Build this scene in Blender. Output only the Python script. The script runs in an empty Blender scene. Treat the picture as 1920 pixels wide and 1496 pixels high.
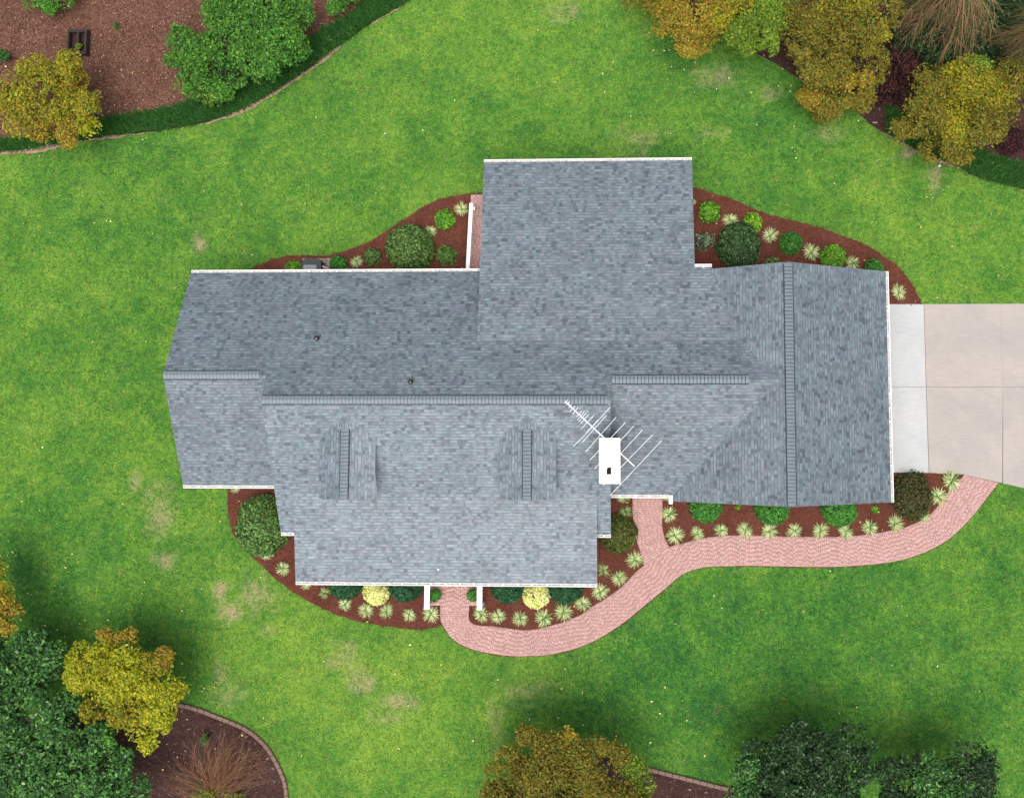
import bpy, math, random
import numpy as np
from mathutils import Vector, Matrix

# ------------------------------------------------------------------ camera
F_PX, PX, PY, VX, VY, H = 1600.0, 1085.0, 690.0, 1145.0, 800.0, 43.0
scene = bpy.context.scene
C = scene.collection
cam_data = bpy.data.cameras.new('camera')
cam = bpy.data.objects.new('camera', cam_data)
C.objects.link(cam)
down = Vector((VX-PX, -(VY-PY), -F_PX)).normalized()
q = down.rotation_difference(Vector((0, 0, -1)))
cam.rotation_mode = 'QUATERNION'
cam.rotation_quaternion = q
cam.location = (0, 0, H)
cam_data.sensor_fit = 'HORIZONTAL'
cam_data.sensor_width = 36.0
cam_data.lens = F_PX/1920.0*36.0
cam_data.shift_x = (960.0-PX)/1920.0
cam_data.shift_y = (PY-748.0)/1920.0
cam_data.clip_start = 0.5
cam_data.clip_end = 500
scene.camera = cam

# ------------------------------------------------------------------ light
SUN_EL, SUN_AZ = math.radians(74), math.radians(182)     # azimuth measured from north (+y) clockwise
w = bpy.data.worlds.new('World'); scene.world = w; w.use_nodes = True
nt = w.node_tree; nt.nodes.clear()
sky = nt.nodes.new('ShaderNodeTexSky'); sky.sky_type = 'NISHITA'; sky.sun_disc = False
sky.sun_elevation = SUN_EL; sky.sun_rotation = SUN_AZ; sky.dust_density = 4; sky.air_density = 0.8; sky.ozone_density = 1.0
hs = nt.nodes.new('ShaderNodeHueSaturation'); hs.inputs['Saturation'].default_value = 0.45
bg = nt.nodes.new('ShaderNodeBackground'); bg.inputs['Strength'].default_value = 0.107
wo = nt.nodes.new('ShaderNodeOutputWorld')
nt.links.new(sky.outputs[0], hs.inputs['Color']); nt.links.new(hs.outputs[0], bg.inputs['Color']); nt.links.new(bg.outputs[0], wo.inputs['Surface'])
sd = bpy.data.lights.new('sun', 'SUN'); sd.energy = 1.15; sd.angle = math.radians(62); sd.color = (1.0, 0.965, 0.91)
sun = bpy.data.objects.new('sun', sd); C.objects.link(sun)
sdir = Vector((math.sin(SUN_AZ)*math.cos(SUN_EL), math.cos(SUN_AZ)*math.cos(SUN_EL), math.sin(SUN_EL)))
sun.rotation_mode = 'QUATERNION'; sun.rotation_quaternion = sdir.to_track_quat('Z', 'Y'); sun.location = (0, -20, 60)
scene.view_settings.view_transform = 'Standard'; scene.view_settings.look = 'None'
scene.view_settings.gamma = 1.0; scene.view_settings.exposure = 1.0
scene.cycles.max_bounces = 5

rng = np.random.default_rng(7); random.seed(7)

def G(px, py, z=0.0):
    """plan position of a point of the site plan (in units of the survey picture) standing at height z"""
    v = q @ Vector((px-PX, -(py-PY), -F_PX))
    t = (H-z)/-v.z
    return (v.x*t, v.y*t)
def G3(px, py, z=0.0):
    a = G(px, py, z); return (a[0], a[1], z)
def Rw(rpx, z=0.0): return rpx*(H-z)/F_PX

# ------------------------------------------------------------------ materials
def new_mat(name):
    m = bpy.data.materials.new(name); m.use_nodes = True
    n = m.node_tree; b = n.nodes['Principled BSDF']
    return m, n, b
def N(n, t, **kw):
    x = n.nodes.new(t)
    for k, v in kw.items():
        setattr(x, k, v)
    return x
def math_node(n, op, a, b=None, c=None):
    x = n.nodes.new('ShaderNodeMath'); x.operation = op
    for i, v in enumerate((a, b, c)):
        if v is None: continue
        if isinstance(v, (int, float)): x.inputs[i].default_value = v
        else: n.links.new(v, x.inputs[i])
    return x.outputs[0]
def ramp(n, fac, stops, interp='LINEAR'):
    r = n.nodes.new('ShaderNodeValToRGB'); r.color_ramp.interpolation = interp
    while len(r.color_ramp.elements) < len(stops): r.color_ramp.elements.new(0.5)
    for e, (p, c) in zip(r.color_ramp.elements, stops):
        e.position = p; e.color = (c[0], c[1], c[2], 1)
    n.links.new(fac, r.inputs[0]); return r.outputs[0]
def mixc(n, fac, a, b, mode='MIX'):
    x = n.nodes.new('ShaderNodeMix'); x.data_type = 'RGBA'; x.blend_type = mode
    for s, v in ((x.inputs[0], fac), (x.inputs[6], a), (x.inputs[7], b)):
        if isinstance(v, (int, float)): s.default_value = v
        elif isinstance(v, tuple): s.default_value = (v[0], v[1], v[2], 1)
        else: n.links.new(v, s)
    return x.outputs[2]
def noise(n, scale, detail=4, rough=0.6, vec=None, dist=0.0):
    x = n.nodes.new('ShaderNodeTexNoise'); x.inputs['Scale'].default_value = scale
    x.inputs['Detail'].default_value = detail; x.inputs['Roughness'].default_value = rough; x.inputs['Distortion'].default_value = dist
    if vec is None:
        t = n.nodes.new('ShaderNodeTexCoord'); vec = t.outputs['Object']
    n.links.new(vec, x.inputs['Vector']); return x.outputs['Fac']
def bump(n, b, h, strength, dist=0.02):
    x = n.nodes.new('ShaderNodeBump'); x.inputs['Strength'].default_value = strength; x.inputs['Distance'].default_value = dist
    n.links.new(h, x.inputs['Height']); n.links.new(x.outputs[0], b.inputs['Normal'])
def attr(n, name, kind='Fac'):
    a = n.nodes.new('ShaderNodeAttribute'); a.attribute_name = name; return a.outputs[kind]

def plain(name, col, rough=0.6, var=0.12, scale=6, metal=0.0, spec=0.5):
    m, n, b = new_mat(name)
    f = noise(n, scale, 5)
    c = mixc(n, 1.0, col, ramp(n, f, [(0.3, (1-var,)*3), (0.7, (1+var,)*3)]), 'MULTIPLY')
    n.links.new(c, b.inputs['Base Color']); b.inputs['Roughness'].default_value = rough; b.inputs['Metallic'].default_value = metal
    b.inputs['Specular IOR Level'].default_value = spec
    return m
def vcol(name, rough=0.6, spec=0.3, var=0.0, trans=0.0):
    m, n, b = new_mat(name)
    c = attr(n, 'col', 'Color')
    if var:
        c = mixc(n, 1.0, c, ramp(n, noise(n, 25, 4), [(0.3, (1-var,)*3), (0.7, (1+var,)*3)]), 'MULTIPLY')
    n.links.new(c, b.inputs['Base Color']); b.inputs['Roughness'].default_value = rough
    b.inputs['Specular IOR Level'].default_value = spec
    if trans:
        t = n.nodes.new('ShaderNodeBsdfTranslucent'); n.links.new(c, t.inputs['Color'])
        ms = n.nodes.new('ShaderNodeMixShader'); ms.inputs[0].default_value = trans
        n.links.new(b.outputs[0], ms.inputs[1]); n.links.new(t.outputs[0], ms.inputs[2])
        n.links.new(ms.outputs[0], n.nodes['Material Output'].inputs['Surface'])
    return m

def shingle_mat(name='architectural_shingle', k=1.0):
    m, n, b = new_mat(name)
    uv = N(n, 'ShaderNodeUVMap'); uv.uv_map = 'UVMap'
    sp = N(n, 'ShaderNodeSeparateXYZ'); n.links.new(uv.outputs[0], sp.inputs[0])
    u, v = sp.outputs[0], sp.outputs[1]
    vv = math_node(n, 'DIVIDE', v, 0.148)
    row = math_node(n, 'FLOOR', vv); fv = math_node(n, 'FRACT', vv)
    def wn(a, bb, seed):
        cmb = N(n, 'ShaderNodeCombineXYZ')
        for i, x in enumerate((a, bb)):
            if x is not None: n.links.new(x, cmb.inputs[i])
        cmb.inputs[2].default_value = seed
        t = N(n, 'ShaderNodeTexWhiteNoise', noise_dimensions='3D'); n.links.new(cmb.outputs[0], t.inputs[0]); return t.outputs['Value']
    rr = wn(None, row, 1.5); rr2 = wn(None, row, 7.5)
    ua = math_node(n, 'ADD', math_node(n, 'DIVIDE', u, 0.23), math_node(n, 'MULTIPLY', rr, 9))
    ub = math_node(n, 'ADD', math_node(n, 'DIVIDE', u, 0.16), math_node(n, 'MULTIPLY', rr2, 9))
    ca, cb = math_node(n, 'FLOOR', ua), math_node(n, 'FLOOR', ub)
    ta, tb, tc = wn(ca, row, 2.5), wn(cb, row, 4.5), wn(cb, row, 9.5)
    tone = math_node(n, 'ADD', math_node(n, 'MULTIPLY', ta, 0.45), math_node(n, 'MULTIPLY', tb, 0.55))
    base = ramp(n, tone, [(0.08, (0.058, 0.073, 0.088)), (0.28, (0.094, 0.115, 0.133)), (0.55, (0.132, 0.159, 0.178)), (0.80, (0.160, 0.191, 0.209)), (0.97, (0.190, 0.222, 0.240))])
    hue = ramp(n, tc, [(0.0, (0.90, 1.05, 1.02)), (0.5, (1, 1, 1)), (1.0, (1.05, 0.97, 1.05))])
    base = mixc(n, 1.0, base, hue, 'MULTIPLY')
    big = ramp(n, noise(n, 0.8, 3, 0.5), [(0.3, (0.88*k, 0.88*k, 0.88*k)), (0.7, (1.12*k, 1.12*k, 1.12*k))])
    base = mixc(n, 1.0, base, big, 'MULTIPLY')
    fine = ramp(n, noise(n, 60, 3, 0.7), [(0.3, (0.85, 0.85, 0.85)), (0.7, (1.15, 1.15, 1.15))])
    base = mixc(n, 1.0, base, fine, 'MULTIPLY')
    # printed dark band at the butt of the double-thickness tabs
    line = math_node(n, 'MULTIPLY', math_node(n, 'LESS_THAN', fv, 0.20), math_node(n, 'GREATER_THAN', ta, 0.38))
    line = math_node(n, 'MULTIPLY', line, math_node(n, 'GREATER_THAN', tb, 0.2))
    base = mixc(n, math_node(n, 'MULTIPLY', line, 0.66), base, (0.03, 0.038, 0.05))
    n.links.new(base, b.inputs['Base Color']); b.inputs['Roughness'].default_value = 0.52; b.inputs['Specular IOR Level'].default_value = 0.55
    h = math_node(n, 'ADD', math_node(n, 'MULTIPLY', math_node(n, 'SUBTRACT', 1.0, fv), 0.7), math_node(n, 'MULTIPLY', tb, 0.5))
    bump(n, b, h, 0.35, 0.010)
    return m

def lawn_mat():
    m, n, b = new_mat('lawn_grass')
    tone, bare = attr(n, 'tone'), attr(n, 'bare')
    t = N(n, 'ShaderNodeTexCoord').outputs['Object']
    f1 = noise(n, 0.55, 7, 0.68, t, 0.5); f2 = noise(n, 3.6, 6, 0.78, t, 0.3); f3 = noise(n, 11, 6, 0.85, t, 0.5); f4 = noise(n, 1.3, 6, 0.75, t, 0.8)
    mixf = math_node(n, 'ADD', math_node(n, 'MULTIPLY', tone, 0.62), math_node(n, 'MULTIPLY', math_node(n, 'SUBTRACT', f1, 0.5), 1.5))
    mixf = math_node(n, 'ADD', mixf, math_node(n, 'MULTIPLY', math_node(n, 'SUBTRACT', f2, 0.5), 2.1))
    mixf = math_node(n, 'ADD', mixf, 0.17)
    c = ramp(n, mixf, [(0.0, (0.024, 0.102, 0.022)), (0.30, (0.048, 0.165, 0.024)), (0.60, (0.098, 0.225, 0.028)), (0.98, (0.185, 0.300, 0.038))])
    dead = ramp(n, f4, [(0.54, (0, 0, 0)), (0.70, (1, 1, 1))])
    c = mixc(n, math_node(n, 'MULTIPLY', dead, 0.26), c, (0.25, 0.215, 0.085))
    c = mixc(n, 1.0, c, ramp(n, f3, [(0.32, (0.40, 0.50, 0.48)), (0.47, (0.95, 0.97, 0.95)), (0.66, (1.6, 1.45, 1.5))]), 'MULTIPLY')
    bf = math_node(n, 'MULTIPLY', bare, ramp(n, f2, [(0.34, (0.2,)*3), (0.56, (1,)*3)]))
    c = mixc(n, bf, c, (0.40, 0.285, 0.18))
    n.links.new(c, b.inputs['Base Color']); b.inputs['Roughness'].default_value = 0.9; b.inputs['Specular IOR Level'].default_value = 0.1
    bump(n, b, f3, 0.8, 0.06)
    return m
def mulch_mat(name, c0, c1, c2):
    m, n, b = new_mat(name)
    t = N(n, 'ShaderNodeTexCoord').outputs['Object']
    f = noise(n, 26, 5, 0.8, t, 1.0); g = noise(n, 0.8, 4, 0.6, t)
    x = math_node(n, 'ADD', f, math_node(n, 'MULTIPLY', math_node(n, 'SUBTRACT', g, 0.5), 0.35))
    c = ramp(n, x, [(0.3, c0), (0.5, c1), (0.72, c2)])
    n.links.new(c, b.inputs['Base Color']); b.inputs['Roughness'].default_value = 0.95; b.inputs['Specular IOR Level'].default_value = 0.1
    bump(n, b, f, 0.9, 0.05); return m
def concrete_mat(name, col, tint):
    m, n, b = new_mat(name)
    t = N(n, 'ShaderNodeTexCoord').outputs['Object']
    mp = N(n, 'ShaderNodeMapping'); mp.inputs['Scale'].default_value = (0.5, 6, 1); n.links.new(t, mp.inputs[0])
    a = noise(n, 0.55, 7, 0.7, t, 0.6); s = noise(n, 3.0, 6, 0.78, mp.outputs[0]); f = noise(n, 30, 4, 0.7, t)
    c = ramp(n, a, [(0.3, tint), (0.65, col)])
    c = mixc(n, 1.0, c, ramp(n, s, [(0.3, (0.88,)*3), (0.6, (1.03,)*3)]), 'MULTIPLY')
    c = mixc(n, 1.0, c, ramp(n, f, [(0.3, (0.92,)*3), (0.7, (1.06,)*3)]), 'MULTIPLY')
    n.links.new(c, b.inputs['Base Color']); b.inputs['Roughness'].default_value = 0.85
    bump(n, b, f, 0.2, 0.01); return m

M = {}
M['shingle'] = shingle_mat()
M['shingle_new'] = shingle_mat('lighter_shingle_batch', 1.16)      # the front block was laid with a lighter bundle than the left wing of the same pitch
M['cap'] = plain('ridge_shingle', (0.160, 0.194, 0.212), 0.5, 0.14, 9, spec=0.6)
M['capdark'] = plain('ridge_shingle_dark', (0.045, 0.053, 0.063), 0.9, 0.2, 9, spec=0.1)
M['white'] = plain('white_paint', (0.82, 0.82, 0.80), 0.45, 0.04, 3)
M['siding'] = plain('white_siding', (0.72, 0.72, 0.70), 0.6, 0.05, 2)
M['lawn'] = lawn_mat()
M['grass'] = vcol('grass_blade', 0.8, 0.15, trans=0.25)
M['leaf'] = vcol('leaf', 0.65, 0.25, trans=0.22)
M['gloss'] = vcol('glossy_leaf', 0.55, 0.22, trans=0.12)
M['mulch'] = mulch_mat('red_mulch', (0.055, 0.017, 0.011), (0.125, 0.042, 0.027), (0.215, 0.085, 0.057))
M['litter'] = mulch_mat('leaf_litter', (0.060, 0.025, 0.018), (0.150, 0.073, 0.050), (0.28, 0.155, 0.110))
M['darkmulch'] = mulch_mat('dark_mulch', (0.02, 0.011, 0.010), (0.062, 0.031, 0.027), (0.13, 0.075, 0.062))
M['soil'] = mulch_mat('bare_soil', (0.20, 0.13, 0.085), (0.38, 0.25, 0.17), (0.52, 0.37, 0.27))
M['chip'] = vcol('chips', 0.9, 0.1)
M['brick'] = vcol('brick_paver', 0.85, 0.2, var=0.07)
M['joint'] = plain('brick_joint', (0.38, 0.245, 0.22), 0.95, 0.2, 12)
M['drive_white'] = concrete_mat('pale_concrete', (0.46, 0.46, 0.455), (0.38, 0.395, 0.39))
M['drive_tan'] = concrete_mat('tan_concrete', (0.40, 0.350, 0.310), (0.325, 0.30, 0.28))
M['jointgrey'] = plain('concrete_joint', (0.22, 0.20, 0.18), 0.9)
M['bark'] = plain('bark', (0.10, 0.075, 0.055), 0.9, 0.3, 12)
M['twig'] = vcol('twig', 0.8, 0.2)
M['black'] = plain('black_metal', (0.010, 0.010, 0.013), 0.45, 0.2)
M['lid'] = plain('grey_lid', (0.20, 0.20, 0.24), 0.35, 0.1)
M['slat'] = plain('grey_slat', (0.30, 0.31, 0.30), 0.5, 0.1)
M['alu'] = plain('pale_aluminium', (0.86, 0.86, 0.86), 0.35, 0.03, 5, metal=0.0, spec=0.6)
M['hole'] = plain('flue_black', (0.006, 0.005, 0.005), 0.95)
M['chimbrick'] = plain('chimney_brick', (0.20, 0.075, 0.055), 0.9, 0.25, 14)
M['block'] = plain('edging_block', (0.20, 0.125, 0.095), 0.9, 0.25, 9)
M['darkwood'] = plain('dark_timber', (0.028, 0.020, 0.016), 0.85, 0.5, 8)
M['glass'] = plain('window_glass', (0.03, 0.035, 0.04), 0.08, 0.02)
M['door'] = plain('door_paint', (0.62, 0.62, 0.60), 0.5, 0.03)
M['debris'] = plain('gutter_debris', (0.50, 0.47, 0.43), 0.95, 0.55, 14)
M['pot'] = plain('dark_pot', (0.04, 0.035, 0.03), 0.6)

# ------------------------------------------------------------------ mesh helpers
class MB:
    def __init__(s): s.v = []; s.f = []; s.m = []; s.uv = {}
    def face(s, pts, mi=0, uvs=None):
        b = len(s.v); s.v += [tuple(p) for p in pts]; s.f.append(tuple(range(b, b+len(pts)))); s.m.append(mi)
        if uvs: s.uv[len(s.f)-1] = uvs
    def box(s, x0, y0, z0, x1, y1, z1, mi=0):
        b = len(s.v)
        s.v += [(x0,y0,z0),(x1,y0,z0),(x1,y1,z0),(x0,y1,z0),(x0,y0,z1),(x1,y0,z1),(x1,y1,z1),(x0,y1,z1)]
        for f in ((0,3,2,1),(4,5,6,7),(0,1,5,4),(1,2,6,5),(2,3,7,6),(3,0,4,7)):
            s.f.append(tuple(b+i for i in f)); s.m.append(mi)
    def prism(s, poly, z0, z1, mi=0, mt=None):
        """poly counter-clockwise plan polygon"""
        n = len(poly); b = len(s.v)
        s.v += [(p[0], p[1], z0) for p in poly] + [(p[0], p[1], z1) for p in poly]
        s.f.append(tuple(b+n+i for i in range(n))); s.m.append(mi if mt is None else mt)
        s.f.append(tuple(b+n-1-i for i in range(n))); s.m.append(mi)
        for i in range(n):
            j = (i+1) % n; s.f.append((b+i, b+j, b+n+j, b+n+i)); s.m.append(mi)
    def tube(s, pts, r0, r1=None, k=6, mi=0, cap=True):
        r1 = r0 if r1 is None else r1
        pts = [Vector(p) for p in pts]; n = len(pts); b = len(s.v)
        for i, p in enumerate(pts):
            d = (pts[min(i+1, n-1)]-pts[max(i-1, 0)]).normalized()
            a = d.cross(Vector((0, 0, 1)))
            if a.length < 1e-3: a = d.cross(Vector((1, 0, 0)))
            a.normalize(); c = d.cross(a); r = r0+(r1-r0)*i/max(n-1, 1)
            for j in range(k):
                t = 2*math.pi*j/k; s.v.append(tuple(p+a*(r*math.cos(t))+c*(r*math.sin(t))))
        for i in range(n-1):
            for j in range(k):
                jj = (j+1) % k; s.f.append((b+i*k+j, b+i*k+jj, b+(i+1)*k+jj, b+(i+1)*k+j)); s.m.append(mi)
        if cap:
            s.f.append(tuple(b+k-1-j for j in range(k))); s.m.append(mi)
            s.f.append(tuple(b+(n-1)*k+j for j in range(k))); s.m.append(mi)
    def build(s, name, mats, parent=None):
        me = bpy.data.meshes.new(name); me.from_pydata(s.v, [], s.f)
        for mm in (mats if isinstance(mats, (list, tuple)) else [mats]): me.materials.append(mm)
        me.polygons.foreach_set('material_index', s.m)
        if s.uv:
            L = me.uv_layers.new(name='UVMap')
            for fi, uvs in s.uv.items():
                for li, u in zip(me.polygons[fi].loop_indices, uvs): L.data[li].uv = u
        me.update()
        return link(name, me, parent)
def link(name, me, parent=None):
    o = bpy.data.objects.new(name, me); C.objects.link(o)
    if parent is not None: o.parent = parent
    return o
def tag(o, label=None, cat=None, group=None, kind=None):
    if label: o['label'] = label
    if cat: o['category'] = cat
    if group: o['group'] = group
    if kind: o['kind'] = kind
    return o
def empty(name, loc=(0, 0, 0)):
    o = bpy.data.objects.new(name, None); C.objects.link(o); o.location = loc; return o
def rebase(o, loc):
    """put a mesh object's origin at loc without moving its geometry"""
    o.data.transform(Matrix.Translation(-Vector(loc))); o.location = loc; return o
def copy_tree(o, parent=None):
    c = o.copy(); C.objects.link(c); c.parent = parent
    for ch in [x for x in o.children]: copy_tree(ch, c)
    return c
def np_mesh(name, V, Fc, cols, mat, parent=None, smooth=False):
    """V (n,3), Fc (m,k), cols (m,3) one colour per face"""
    me = bpy.data.meshes.new(name); n, k = Fc.shape
    me.vertices.add(len(V)); me.vertices.foreach_set('co', V.astype(np.float32).ravel())
    me.loops.add(n*k); me.loops.foreach_set('vertex_index', Fc.astype(np.int32).ravel())
    me.polygons.add(n); me.polygons.foreach_set('loop_start', np.arange(0, n*k, k, dtype=np.int32))
    me.update(calc_edges=True)
    a = me.attributes.new('col', 'FLOAT_COLOR', 'FACE')
    cc = np.ones((n, 4), np.float32); cc[:, :3] = cols; a.data.foreach_set('color', cc.ravel())
    me.materials.append(mat)
    return link(name, me, parent)
def unit(a): return a/np.maximum(np.linalg.norm(a, axis=1, keepdims=True), 1e-9)
def quads(Cn, Nn, size, aspect, rg):
    """diamond leaves centred on Cn facing Nn"""
    n = len(Cn); r = rg.normal(size=(n, 3)); a = unit(np.cross(Nn, r)); b = np.cross(Nn, a)
    s = size[:, None]; V = np.stack([Cn-a*s, Cn-b*s*aspect, Cn+a*s, Cn+b*s*aspect], 1).reshape(-1, 3)
    return V, np.arange(4*n).reshape(n, 4)
def inpoly(P, poly):
    x, y = P[:, 0], P[:, 1]; ins = np.zeros(len(P), bool); n = len(poly); j = n-1
    for i in range(n):
        xi, yi = poly[i]; xj, yj = poly[j]
        c = ((yi > y) != (yj > y)) & (x < (xj-xi)*(y-yi)/((yj-yi) if abs(yj-yi) > 1e-9 else 1e-9)+xi)
        ins ^= c; j = i
    return ins
def lattice(seed, n=256):
    return np.random.default_rng(seed).random((n, n))
_L = [lattice(s) for s in range(6)]
def vnoise(x, y, s, k=0):
    x = x*s+100.3; y = y*s+77.7; L = _L[k]; n = 256
    xi, yi = np.floor(x).astype(int), np.floor(y).astype(int); fx, fy = x-xi, y-yi
    fx = fx*fx*(3-2*fx); fy = fy*fy*(3-2*fy)
    g = lambda i, j: L[(xi+i) % n, (yi+j) % n]
    return (g(0,0)*(1-fx)+g(1,0)*fx)*(1-fy)+(g(0,1)*(1-fx)+g(1,1)*fx)*fy
def fbm(x, y, s, k=0): return 0.5*vnoise(x, y, s, k)+0.3*vnoise(x, y, s*2.1, (k+1) % 6)+0.2*vnoise(x, y, s*4.3, (k+2) % 6)
def smooth_poly(pts, jit=0.0, closed=False, step=0.25):
    """resample a polyline with Catmull-Rom and a little wobble"""
    P = [np.array(p, float) for p in pts]; n = len(P); out = []
    rngs = range(n if closed else n-1)
    for i in rngs:
        p1, p2 = P[i], P[(i+1) % n]
        p0 = P[i-1] if (i > 0 or closed) else p1; p3 = P[(i+2) % n] if (i+2 < n or closed) else p2
        d = np.linalg.norm(p2-p1); k = max(1, int(d/step))
        for t in np.arange(k)/k:
            a = 0.5*((2*p1)+(-p0+p2)*t+(2*p0-5*p1+4*p2-p3)*t*t+(-p0+3*p1-3*p2+p3)*t**3)
            if jit: a = a+rng.normal(size=2)*jit
            out.append(tuple(a))
    if not closed: out.append(tuple(P[-1]))
    return out
def ccw(p):
    a = sum(p[i][0]*p[(i+1) % len(p)][1]-p[(i+1) % len(p)][0]*p[i][1] for i in range(len(p)))
    return list(p) if a > 0 else list(p)[::-1]
def sheet(name, poly, z, mat, th=0.0):
    import mathutils
    poly = ccw(poly); me = bpy.data.meshes.new(name)
    tris = mathutils.geometry.tessellate_polygon([[Vector((p[0], p[1], 0)) for p in poly]])
    n = len(poly); v = [(p[0], p[1], z) for p in poly]; f = []
    for t in tris:
        a = [Vector((*poly[i], 0)) for i in t]
        f.append(tuple(t) if (a[1]-a[0]).cross(a[2]-a[0]).z > 0 else tuple(t)[::-1])
    if th:
        v += [(p[0], p[1], z-th) for p in poly]
        f += [(i, i+n, (i+1) % n+n, (i+1) % n) for i in range(n)]
    me.from_pydata(v, [], f); me.materials.append(mat); me.update()
    return tag(link(name, me), kind='structure')
def P(lst, z=0.0): return [G(a, b, z) for a, b in lst]

# ------------------------------------------------------------------ site outlines (plan polygons)
NW_EDGE = P([(-260,310),(-100,298),(0,286),(60,281),(130,268),(230,253),(330,241),(400,226),(460,204),(520,170),(580,130),(640,85),(700,42),(770,0),(860,-70),(960,-170)])
NW_IN = P([(-260,285),(-100,272),(0,262),(80,252),(160,238),(210,220),(240,214),(300,205),(350,193),(400,182),(450,158),(500,128),(560,90),(625,45),(680,8),(740,-45),(820,-130),(880,-200)])
NE_EDGE = P([(1120,-120),(1180,-40),(1260,20),(1340,62),(1425,105),(1470,130),(1536,172),(1578,195),(1613,217),(1638,238),(1672,257),(1730,288),(1792,313),(1826,330),(1869,343),(1918,355),(2000,385),(2100,420)])
nw_line = smooth_poly(NW_EDGE, 0.012); ne_line = smooth_poly(NE_EDGE, 0.012); nwi_line = smooth_poly(NW_IN, 0.05)
nw_bed = nwi_line+[(-14, 45), (-60, 45), (-60, nwi_line[0][1])]
nw_strip = nw_line+nwi_line[::-1]
ne_bed = ne_line+[(50, ne_line[-1][1]), (50, 45), (ne_line[0][0], 45)]
SW_EDGE = P([(140,1345),(200,1330),(270,1320),(338,1321),(353,1324),(377,1331),(400,1340),(433,1353),(463,1367),(490,1388),(510,1413),(523,1437),(533,1460),(538,1493),(538,1540),(520,1600)])
sw_line = smooth_poly(SW_EDGE, 0)
sw_bed = sw_line+[(sw_line[-1][0], -35), (-60, -35), (-60, -14), (-33, -14.5)]
S_EDGE = P([(940,1500),(1060,1420),(1130,1420),(1180,1432),(1240,1447),(1300,1462),(1361,1477),(1450,1492),(1560,1500),(1700,1500),(1860,1510)])
s_line = smooth_poly(S_EDGE, 0)
s_bed = s_line+[(20, -35), (-6, -35)]
BED_NW = P([(465,507),(487,497),(513,486),(546,479),(572,480),(615,478),(647,470),(687,456),(714,440),(741,422),(767,406),(800,384),(834,372),(880,363)])
bed_nw = smooth_poly(BED_NW, 0.02)+[(-5.5, 11.9), (-5.5, 6.5), (-18.5, 6.5)]
BED_NE = P([(1296,350),(1340,363),(1380,377),(1420,395),(1474,411),(1527,424),(1581,443),(1621,459),(1656,480),(1688,504),(1709,531),(1725,561),(1728,571)])
bed_ne = smooth_poly(BED_NE, 0.02)+[(12.5, 6.13), (12.5, 5), (3.5, 5), (3.5, 12)]
BED_SW = P([(427,912),(427,947),(435,995),(456,1027),(488,1056),(520,1086),(555,1113),(587,1131),(627,1150),(667,1163),(707,1170),(748,1177),(788,1179),(812,1177),(828,1172)])
bed_sw = smooth_poly(BED_SW, 0.02)+P([(828,1130)])+[(-8.4, -6.5), (-17, -2.3), (G(427,900)[0], -2.3)]
INNER = [(879,1130),(879,1158),(883,1166),(890,1170),(900,1172),(919,1173),(935,1175),(967,1179),(983,1181),(1010,1178),(1037,1171),(1063,1163),(1090,1151),(1114,1134),(1141,1118),(1168,1098),(1189,1075),(1208,1059),(1232,1040),(1254,1025),(1282,1018),(1311,1010),(1346,1005),(1399,1003),(1452,1005),(1506,1006),(1559,1006),(1594,1005),(1630,1001),(1665,995),(1700,987),(1736,970),(1754,953),(1778,921),(1796,903),(1808,889)]
OUTER = [(826,1130),(826,1158),(831,1172),(847,1195),(868,1209),(892,1218),(925,1225),(960,1229),(990,1229),(1020,1228),(1052,1222),(1085,1213),(1117,1199),(1145,1183),(1175,1162),(1203,1139),(1226,1120),(1248,1102),(1270,1083),(1286,1073),(1306,1066),(1328,1062),(1355,1061),(1399,1060),(1452,1061),(1506,1062),(1562,1062),(1604,1060),(1648,1056),(1690,1049),(1730,1036),(1768,1017),(1795,996),(1826,963),(1851,931),(1872,905)]
BL = [(1186,900),(1186,930),(1186,960),(1189,987),(1193,1011),(1200,1032),(1208,1059),(1212,1075)]
BR = [(1242,900),(1242,930),(1242,961),(1241,977),(1242,993),(1247,1010),(1256,1028),(1268,1045)]
inner_w, outer_w = P(INNER), P(OUTER)
walk_poly = outer_w+inner_w[::-1]
branch_poly = P(BL)+P(BR)[::-1]
bed_sr = P([(879,1130),(879,1158),(883,1168),(890,1173),(919,1176),(967,1182),(983,1184),(1010,1181),(1037,1174),(1063,1166),(1114,1137),(1168,1101),(1208,1062),(1202,1032),(1195,1011),(1190,987),(1188,960),(1188,925)])+[(-0.6, -2.6), (-2, -6.5), (-7.0, -6.5)]
bed_se = P([(1240,925),(1240,961),(1239,977),(1240,993),(1245,1012),(1254,1027),(1282,1021),(1311,1013),(1346,1008),(1399,1006),(1506,1009),(1594,1008),(1630,1004),(1665,998),(1700,990),(1736,973),(1754,956),(1778,924),(1809,892)])+P([(1742,887),(1672,887),(1600,880),(1300,880)])
HOUSE_FP = [(-20.0, -2.4), (-15.3, -2.4), (-15.3, -4.6), (-14.4, -4.6), (-14.4, -6.5), (-1, -6.5), (-1, -4.6), (-0.4, -4.6), (-0.4, -2.8), (3.3, -2.8), (3.3, -3.0), (12.5, -3.0), (12.5, 6.9), (3.5, 6.9), (3.5, 12.4), (-5.8, 12.4), (-5.8, 7.1), (-20, 7.1)]
DRIVE_Y0, DRIVE_Y1 = 6.13, -2.24
drive_poly = [(12.6, 6.13), (60, 6.13), (60, -6.5), (30, -6.5)]+P([(1990,940),(1920,915),(1872,904),(1808,889),(1742,886)])+[(12.6, -2.24)]

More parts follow.
